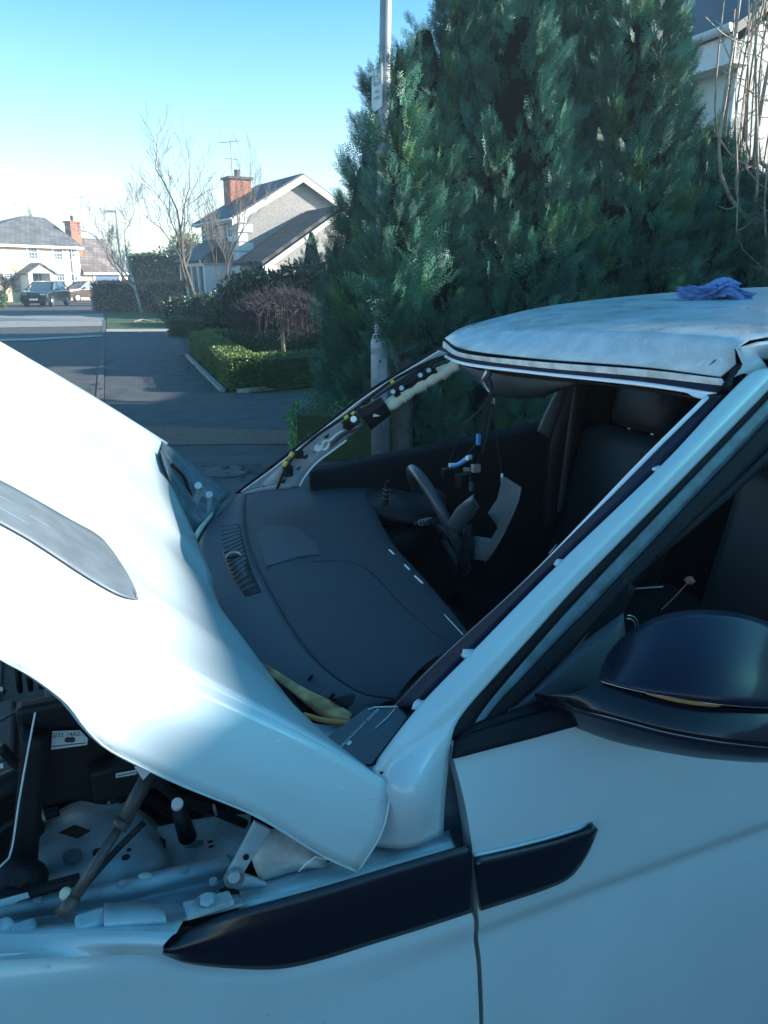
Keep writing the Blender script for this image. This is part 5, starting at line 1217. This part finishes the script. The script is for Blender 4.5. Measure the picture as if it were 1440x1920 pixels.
part('sensor_card',loft([[PU(871,988,1.14),PU(886,982,1.14)],[PU(858,1082,1.10),PU(880,1070,1.10)]],8,3),'seat',lo,solid=.004)
part('sensor_card_teeth',tube([PU(871,990,1.135),PU(867,1010,1.13),PU(866,1030,1.125),PU(864,1042,1.125)],[.003,.002,.003,.001],5),'metal',lo)
# ---- seats
def seat(u,v,nm='seat'):
    s=part(nm,ellip(C3(u,v,.92),.11,.25,.34,24,16,rot=-TH+math.pi/2*0+R(90)-R(90)+.0),'seat',smooth=True)
    return s
def rbox(c,su,sv_,sz,lean,m,nm,parent=None,bv=.05):
    Mx=Matrix((Uf,Vf,Z)).transposed()@Matrix.Rotation(lean,3,'Y')
    vs,fs=box(c,su,sv_,sz,0,tilt=Mx); return part(nm,(vs,fs),m,parent,bevel=bv,smooth=True)
for (v_,lab) in ((1.37,'near'),(2.12,'far')):
    s=rbox(C3(1.86,v_,.86),.15,.50,.66,R(14),'seat','seat_back',bv=.06)
    rbox(C3(1.86+.10,v_,1.27),.09,.27,.17,R(8),'seat','headrest',s,.035)
    part('seat_seam',tube([C3(1.77,v_-.13,.6),C3(1.80,v_-.14,.9),C3(1.85,v_-.12,1.14)],.003,5),'black',s)
    part('headrest_post',tube([C3(1.93,v_-.06,1.1),C3(1.95,v_-.06,1.2)],.006,8),'metal',s); part('headrest_post',tube([C3(1.93,v_+.06,1.1),C3(1.95,v_+.06,1.2)],.006,8),'metal',s)
    rbox(C3(1.55,v_,.55),.5,.5,.14,R(-5),'seat','seat_cushion',s,.05)
# ---- door mirror
def mirror():
    root_=None
    def P_(x,y,d): return at(x,y,d)
    # cap loft: outline top and seam line, depth about 1.15
    capt=[(1127,1274),(1140,1235),(1170,1198),(1215,1168),(1265,1152),(1320,1147),(1380,1152),(1440,1170),(1500,1200)]
    caps=[(1127,1278),(1180,1292),(1240,1304),(1300,1314),(1350,1321),(1400,1325),(1440,1327),(1470,1328),(1500,1326)]
    bott=[(1003,1298),(1050,1342),(1090,1365),(1150,1386),(1220,1402),(1300,1416),(1380,1424),(1440,1426),(1500,1424)]
    dep=lambda x: 1.06+.12*(abs(x-1330)/330)**2
    rows=[]; n=40
    T=[P_(x,y,dep(x)+.09) for x,y in capt]; Sm=[P_(x,y,dep(x)) for x,y in caps]
    T=catmull(T,n); Sm=catmull(Sm,n)
    for i in range(12):
        s=i/11; bul=math.sin(s*math.pi/2); # from top (s=0) to seam
        r=[]
        for j in range(n):
            p=T[j].lerp(Sm[j],s); dd=(p-Vector((0,0,H))).normalized(); k=math.sin(math.pi*min(1,max(0,j/(n-1)*.92+.04)))
            r.append(p-dd*.035*math.sin(s*math.pi*.75)*k)
        rows.append(r)
    cap=part('door_mirror',grid(rows),'mirrorcap',door,smooth=True,solid=.004)
    # back (glass side) closing surface
    rows2=[]
    for i in range(6):
        s=i/5; rows2.append([ (T[j]+ (T[j]-Vector((0,0,H))).normalized()*(.0+.05*s)).lerp(Sm[j]+(Sm[j]-Vector((0,0,H))).normalized()*.12,s) for j in range(n)])
    part('mirror_housing',grid(rows2),'black',door,smooth=True)
    sm2=[(1005,1300),(1070,1300),(1127,1280),(1180,1294),(1240,1306),(1300,1316),(1350,1323),(1400,1327),(1440,1329),(1500,1328)]
    bm=[(1004,1301),(1060,1322),(1127,1340),(1180,1354),(1240,1370),(1300,1382),(1350,1390),(1400,1396),(1440,1400),(1500,1400)]
    A=[P_(x,y,dep(x)+.004 if x>1120 else dep(x)-.02) for x,y in sm2]; B=[P_(x,y,dep(x)-.012) for x,y in bm]; Cc=[P_(x,y,dep(x)+.05) for x,y in [(1006,1302),(1040,1336),(1082,1361),(1150,1386),(1220,1402),(1300,1416),(1350,1421),(1400,1425),(1440,1426),(1500,1426)]]
    arm=part('mirror_arm',loft([A,B],44,7,True,bulge=-.004,bdir=(0,1,0)),'gloss',door,smooth=True,solid=.003)
    part('mirror_underside',loft([B,[b_*.5+c_*.5-Z*.004 for b_,c_ in zip(B,Cc)],Cc],44,8,True),'mirrorcap',door,smooth=True,solid=.003)
    part('mirror_line',tube(catmull([p-Vector((0,.001,0)) for p in B],50),.0010,5),'metal',door,smooth=True)
    part('mirror_seam',tube(catmull([q-(q-Vector((0,0,H))).normalized()*.003 for q in Sm[::4]],40),.0011,5),'chrome',door,smooth=True)
    a=[P_(x,y,dep(x)-.004) for x,y in [(1212,1299),(1260,1308),(1300,1314),(1352,1323)]]; b_=[P_(x,y,dep(x)-.002) for x,y in [(1212,1301),(1260,1314),(1300,1321),(1340,1325)]]
    part('seam_reflection',loft([a,b_],14,3),'foamyellow',door,smooth=True,solid=.001)  # yellow strip painted in as the reflection along the mirror seam
mirror()
# ---- far wing and hinge beyond the bonnet
part('far_wing',loft([[PV(x,y,2.62) for x,y in [(300,826),(360,872),(432,925)]],[PV(x,y,2.60) for x,y in [(303,829),(360,877),(430,929)]],[PV(x,y,2.50) for x,y in [(303,850),(350,905),(410,950)]]],14,6,False),'stripe',smooth=True,solid=.004)
part('far_bay_panel',loft([[PV(x,y,2.50) for x,y in [(300,845),(350,900),(415,945)]],[PV(x,y,2.35) for x,y in [(310,880),(350,985),(378,1010)]]],14,4),'stripe',smooth=True,solid=.004)
hp=part('far_hinge',loft([[PV(x,y,2.44) for x,y in [(347,960),(362,935),(370,908)]],[PV(x,y,2.44) for x,y in [(356,966),(372,942),(382,914)]]],8,3),'greymetal',solid=.006)
part('hinge_link',loft([[PV(x,y,2.44) for x,y in [(366,906),(385,920),(398,930),(392,955)]],[PV(x,y,2.44) for x,y in [(372,916),(380,930),(388,940),(386,962)]]],10,3),'greymetal',hp,solid=.006)
for x,y in [(371,911),(392,928)]: part('hinge_bolt',disc(PV(x,y,2.42),Nf+Z*.4,.012,.006,14),'metal',hp)
part('scuttle_seal',loft([[PZ(x,y,.97) for x,y in [(400,960),(375,985),(362,1008)]],[PZ(x,y,.96) for x,y in [(402,964),(382,990),(366,1020)]]],8,3),'cream',smooth=True,solid=.005)
part('wiring_run',tube(catmull([PV(322,870,2.46),PV(345,895,2.46),PV(358,930,2.45)],10),.006,6),'black',smooth=True)
# ================================================================ ENGINE BAY (part of the car)
PZL=lambda pts,z:[PZ(x,y,z) for x,y in pts]
# main dark masses
def bbox(c,su,sv_,sz,m,nm,parent=None,bv=.01,lean=0):
    Mx=Matrix((Uf,Vf,Z)).transposed()@Matrix.Rotation(lean,3,'Y'); return part(nm,box(c,su,sv_,sz,0,tilt=Mx),m,parent,bevel=bv)
eng=bbox(C3(-.15,1.75,.72),.7,.75,.36,'black','engine_cover',bv=.03)
for k in range(5): bbox(C3(-.35+k*.1,1.62,.905),.02,.4,.012,'teal','cover_rib',eng,.003)
bat=bbox(C3(.13,1.42,.80),.30,.24,.30,'black','battery_box',bv=.012)
bbox(C3(.16,1.2,.62),.3,.5,.3,'cabin','lower_bay',None)
part('undertray',poly([C3(-.8,.85,.45),C3(.4,.85,.45),C3(.4,2.6,.45),C3(-.8,2.6,.45)]),'cabin',solid=.01)
air=bbox(C3(-.20,1.22,.83),.26,.20,.30,'black','fuse_box',bv=.012)
part('fuse_box_lid',box(C3(-.20,1.22,.99),.20,.28,.02,-TH+R(90)),'teal',air,bevel=.006)
for k in range(7): part('corrugated_hose',tube([C3(-.10+.018*k,1.45,1.0),C3(-.092+.018*k,1.45,1.0)],.035,16),'black',eng,smooth=True)
# labels on dark boxes, facing the camera side
def lab(px,v,m='label',nm='label',par=None): return part(nm,poly([PV(x,y,v) for x,y in px]),m,par or bat,solid=.001)
L1=lab([(98,1371),(150,1369),(165,1385),(163,1396),(96,1405)],1.02)
bbox(PV(130,1400,1.05),.12,.03,.16,'black','relay_box',None,.008)
a=PV(100,1379,1.018); b_=PV(150,1376,1.018); text_mesh('label_text','GJ32 14A2..',.0085,(a+b_)/2,b_-a,Z,M['ink'],L1)
for x in (127,135): part('label_symbol',disc(PV(x,1387,1.018),Nf,.0042,.0004,12),'ink',L1)
part('label_line',tube([PV(98,1400,1.018),PV(160,1393,1.018)],.0006,4),'ink',L1)
L2=lab([(217,1450),(255,1443),(256,1451),(217,1458)],.985,par=bat); part('label_line',tube([PV(219,1455,.983),PV(254,1448,.983)],.0006,4),'ink',L2)
bbox(PV(240,1452,1.01),.10,.03,.05,'black','cable_cover',None,.006)
# strut tower
stt=MB(); c0=PZ(190,1600,.88)
topo=PZL([(92,1560),(140,1530),(215,1524),(262,1552),(292,1600),(288,1632),(230,1655),(150,1662),(98,1640),(80,1600)],.90)
bo_=PZL([(62,1560),(135,1505),(225,1500),(290,1540),(330,1600),(330,1660),(240,1700),(140,1700),(60,1680),(45,1610)],.80)
tw_=part('strut_tower',(lambda T,B: ([*catmull(T+[T[0]],41)[:-1],*[a.lerp(b,.4)+Z*.012 for a,b in zip(catmull(T+[T[0]],41)[:-1],catmull(B+[B[0]],41)[:-1])],*catmull(B+[B[0]],41)[:-1],c0+Z*.024],
   [(i,(i+1)%40,40+(i+1)%40,40+i) for i in range(40)]+[(40+i,40+(i+1)%40,80+(i+1)%40,80+i) for i in range(40)]+[(120,(i+1)%40,i) for i in range(40)]))(topo,bo_),'baypaint',smooth=True)
part('tower_recess',poly(PZL([(110,1562),(140,1547),(170,1558),(146,1573)],.918)),'black',tw_,solid=.001)
for x,y,r_ in [(236,1608,.006),(242,1594,.0035)]: part('tower_hole',disc(PZ(x,y,.918),(0,0,1),r_,.001,12),'black',tw_)
part('tower_nut',disc(PZ(137,1612,.915),(0,0,1),.013,.010,12),'stripe',tw_); part('tower_nut',disc(PZ(183,1600,.917),(0,0,1),.007,.004,12),'black',tw_)
# battery tray side panel
pn=part('inner_wing_panel',loft([PZL([(295,1552),(360,1540),(430,1530),(470,1530)],.86),PZL([(300,1600),(360,1602),(430,1600),(470,1590)],.84),PZL([(310,1640),(370,1636),(430,1615),(470,1600)],.83)],16,8),'baypaint',smooth=True,solid=.004)
part('ground_strap',ellip(PZ(362,1582,.86),.014,.009,.004,10,6,noise=.4),'stripe',pn); 
for x,y in [(394,1578),(396,1587)]: part('panel_slot',box(PZ(x,y,.862),.008,.003,.002,.3),'black',pn)
part('panel_slot',tube(PZL([(296,1570),(307,1578),(308,1590)],.87),[.002,.004,.002],5),'black',pn)
# rails
ra_=PZL([(-120,1712),(0,1690),(110,1672),(180,1665),(300,1636),(430,1606)],.915)
rb_=PZL([(-120,1726),(0,1705),(110,1688),(200,1672),(320,1646),(436,1618)],.925)
rc_=PZL([(-120,1752),(0,1730),(110,1716),(200,1700),(320,1672),(436,1646)],.885)
rd_=PZL([(-120,1780),(0,1762),(110,1748),(220,1724),(330,1702),(450,1668)],.90)
re_=PZL([(-120,1796),(0,1778),(110,1762),(220,1748),(340,1728),(458,1700)],.935)
rail=part('inner_rail',loft([ra_,rb_,rc_,rd_,re_],50,26,True),'baypaint',smooth=True,solid=.004)
for x,y,m_ in [(20,1690,'white'),(272,1642,'warmgrey'),(350,1745,'black')]: part('rail_spot',ellip(PZ(x,y,.93),.010,.006,.003,8,6),m_,rail)
part('rail_bracket',loft([PZL([(196,1708),(250,1704),(305,1712)],.945),PZL([(196,1745),(250,1740),(312,1736)],.95)],10,3),'baypaint',rail,solid=.01,smooth=True)
bbox(PZ(174,1738,.94),.04,.03,.03,'baypaint','rail_block',rail,.006); bbox(PZ(46,1752,.94),.03,.02,.03,'baypaint','rail_block',rail,.006)
part('rail_post',tube([PZ(8,1758,.90),PZ(8,1738,.955)],.011,12),'baypaint',rail,smooth=True)
# adjuster plate with bolt
bk_=part('adjuster_plate',poly(PZL([(343,1700),(430,1678),(440,1698),(352,1728)],.945)),'flange2',solid=.008,bevel=.002)
part('plate_pad',poly(PZL([(352,1704),(424,1686),(430,1697),(358,1719)],.951)),'baypaint',bk_,solid=.004)
part('plate_washer',disc(PZ(388,1693,.952),(0,0,1),.0155,.003,20),'baypaint',bk_); part('plate_bolt',disc(PZ(388,1690,.957),(0,0,1),.0095,.006,6),'flange2',bk_,smooth=False)
for a_,b__ in (((357,1706),(365,1714)),((375,1702),(380,1711)),((402,1694),(410,1704)),((418,1688),(426,1699))): part('plate_rib',tube(PZL([a_,b__],.953),.0015,4),'flange2',bk_)
# hinge (near)
hv0=PV(437,1640,.84)
ha=part('bonnet_hinge',loft([[PV(x,y,.84) for x,y in [(425,1632),(456,1575),(476,1536)]],[PV(x,y,.84) for x,y in [(448,1644),(480,1590),(506,1552)]]],10,3),'flange2',smooth=True,solid=.006,bevel=.001)
part('hinge_plate',loft([[PV(x,y,.845) for x,y in [(424,1640),(440,1632),(470,1640),(498,1652)]],[PV(x,y,.845) for x,y in [(430,1656),(445,1664),(470,1662),(500,1656)]]],12,3),'flange2',ha,smooth=True,solid=.006)
part('hinge_pin',disc(PV(438,1643,.832),Nf,.0135,.007,18),'metal',ha); part('hinge_pin_head',disc(PV(438,1643,.824),Nf,.008,.004,14),'flange2',ha)
part('hinge_hole',disc(PV(461,1606,.832),Nf,.0038,.003,12),'black',ha)
part('hinge_rust',ellip(PV(432,1668,.86),.012,.010,.006,10,8,noise=.5,seed=3),'black',ha)
# curved closing panel behind the hinge
cpn=part('wing_closing_panel',loft([[PV(x,y,.87) for x,y in [(486,1560),(540,1560),(610,1600)]],[PV(x,y,.845) for x,y in [(470,1600),(530,1600),(610,1625)]],[PV(x,y,.86) for x,y in [(488,1652),(540,1636),(605,1618)]]],16,10),'warmgrey',smooth=True,solid=.004)
part('panel_crack',tube([PV(x,y,.842) for x,y in [(560,1634),(575,1618),(592,1606),(612,1612)]],[.0012,.002,.0015,.001],5),'white',cpn)
part('hose_elbow',tube(catmull([PV(465,1580,.87),PV(476,1605,.87),PV(492,1640,.87)],8),.006,8),'black',cpn,smooth=True)
# gas strut and prop
g1=part('gas_strut',tube([PV(286,1440,.90),PV(228,1546,.875)],.0098,12),'tan',smooth=True)
part('strut_collar',tube([PV(232,1538,.876),PV(222,1552,.873)],.0108,12),'tan',g1,smooth=True)
part('strut_rod',tube([PV(226,1548,.874),PV(128,1700,.84)],[.0055,.0075],10),'tan',g1,smooth=True)
part('strut_socket',tube([PV(140,1682,.843),PV(118,1716,.838)],[.008,.011],12),'tan',g1,smooth=True)
part('strut_label',poly([PV(x,y,.885) for x,y in [(252,1438),(262,1432),(284,1445),(268,1462)]]),'label',g1,solid=.001)
part('ball_stud',ellip(PV(124,1676,.85),.008,.008,.008,10,8),'cream',g1,smooth=True)
part('cable_sheath',tube(catmull([PV(270,1542,.90),PV(220,1592,.89),PV(180,1636,.87),PV(160,1660,.86)],10),.0042,8),'black',g1,smooth=True)
# black brace at left with pale edge line, white cap, foot
br_=part('support_brace',loft([[PV(x,y,1.0) for x,y in [(40,1380),(34,1480),(20,1600),(-5,1680)]],[PV(x,y,1.0) for x,y in [(92,1390),(82,1480),(72,1600),(68,1650)]]],14,4),'black',smooth=True,solid=.03)
part('brace_foot',ellip(PV(34,1648,.97),.04,.03,.026,16,10),'black',br_,smooth=True); part('foot_bolt',disc(PV(38,1646,.94),(Nf+Z).normalized(),.013,.01,6),'black',br_)
part('pale_cable',tube(catmull([PV(66,1336,.98),PV(52,1410,.98),PV(36,1500,.98),PV(20,1600,.98),PV(0,1625,.97)],16),.0013,5),'white',br_)
part('brace_arm',tube([PV(-30,1690,.93),PV(60,1672,.93),PV(150,1648,.93)],.008,8),'black',br_); part('brace_shim',poly([PV(x,y,.925) for x,y in [(0,1685),(52,1672),(56,1680),(0,1697)]]),'white',br_,solid=.003)
cpv=part('white_cap',disc(PV(332,1510,1.0),(Nf+Z*1.2).normalized(),.0085,.012,14),'white'); part('filler_neck',tube([PV(334,1514,1.01),PV(352,1570,1.02)],[.011,.014],14),'black',cpv,smooth=True)
for pts in ([(0,1350),(30,1333),(60,1330)],[(0,1425),(20,1420),(38,1424)],[(0,1290),(8,1300)],[(380,1532),(430,1520)],[(360,1550),(425,1543)],[(0,1500),(30,1480)]):
    part('bay_wire',tube([PV(x,y,1.15) for x,y in pts],.004,6),'teal',smooth=True)
part('bay_hose',tube(catmull([C3(-.3,1.05,.9),C3(-.1,1.1,1.0),C3(.1,1.15,.95),C3(.25,1.2,.8)],14),.022,12),'black',smooth=True)
lab([(0,1288),(5,1288),(6,1294),(0,1296)],1.02); lab([(0,1431),(6,1431),(6,1440),(0,1440)],1.02)
for pts,v_ in (([(0,1400),(40,1440),(100,1470),(150,1460),(200,1500)],1.10),([(90,1500),(140,1490),(200,1500),(260,1490),(330,1530)],1.12),([(130,1420),(170,1440),(210,1470),(230,1500)],1.08),([(300,1470),(340,1500),(400,1520),(460,1545)],1.05),([(0,1560),(30,1540),(80,1530),(110,1520)],1.06)):
    hs=part('bay_hose',tube(catmull([PV(x,y,v_) for x,y in pts],24),.0075,8),'black',smooth=True)
    part('hose_clip',tube([PV(*pts[2],v_),PV(pts[2][0]+5,pts[2][1]-2,v_)],.0095,10),'metal',hs)
for x,y in [(70,1690),(150,1674),(230,1660),(345,1634),(60,1742),(270,1722),(400,1655)]: part('rail_bolt',disc(PZ(x,y,.93),(0,0,1),.006,.005,6),'flange2',rail)
# ---- paper towel on the roof
def towel():
    c=TR(1332,563,0); vs=[];nu=90;nv=44; rs=np.random.default_rng(8); ks=rs.normal(size=(9,3)); ks/=np.linalg.norm(ks,axis=1,keepdims=True); fr=[7,9,12,15,19,24,31,40,52]; ph=rs.random(9)*6
    fs=[]
    for i in range(nv+1):
        t=math.pi*i/nv
        for j in range(nu):
            p=2*math.pi*j/nu; d=np.array([math.sin(t)*math.cos(p),math.sin(t)*math.sin(p),math.cos(t)])
            r=1+sum((1-abs(math.sin(fr[q]*.5*d.dot(ks[q])+ph[q]))*2)*.30/(1+q*.35) for q in range(9))*.55
            q_=d*r; x=q_[0]*.115+.0; y=q_[1]*.075; z=q_[2]*.030+.018+.022*math.exp(-((q_[0]-.35)/.35)**2)-.006*q_[0]
            vs.append(c+Vector((x*.95+y*.2,-x*.25+y,max(z,.001))))
    for i in range(nv):
        for j in range(nu): j2=(j+1)%nu; fs.append((i*nu+j,(i+1)*nu+j,(i+1)*nu+j2,i*nu+j2))
    o=mk('paper_towel',vs,fs,M['cloth'],loc=c,smooth=False); tag(o,'crumpled blue paper towel lying on the white car roof','paper towel')
towel()

# ---- groups of alike things
GR={'birch_tree':'bare birch trees by the road','box_hedge':'clipped green box hedges','parked_car':'dark cars parked before the cream house','background_tree':'distant treetops behind the houses','street_sign':'plates fixed to the lamp column'}
for o in bpy.data.objects:
    k=o.name.split('.')[0]
    if o.parent is None and k in GR: o['group']=GR[k]
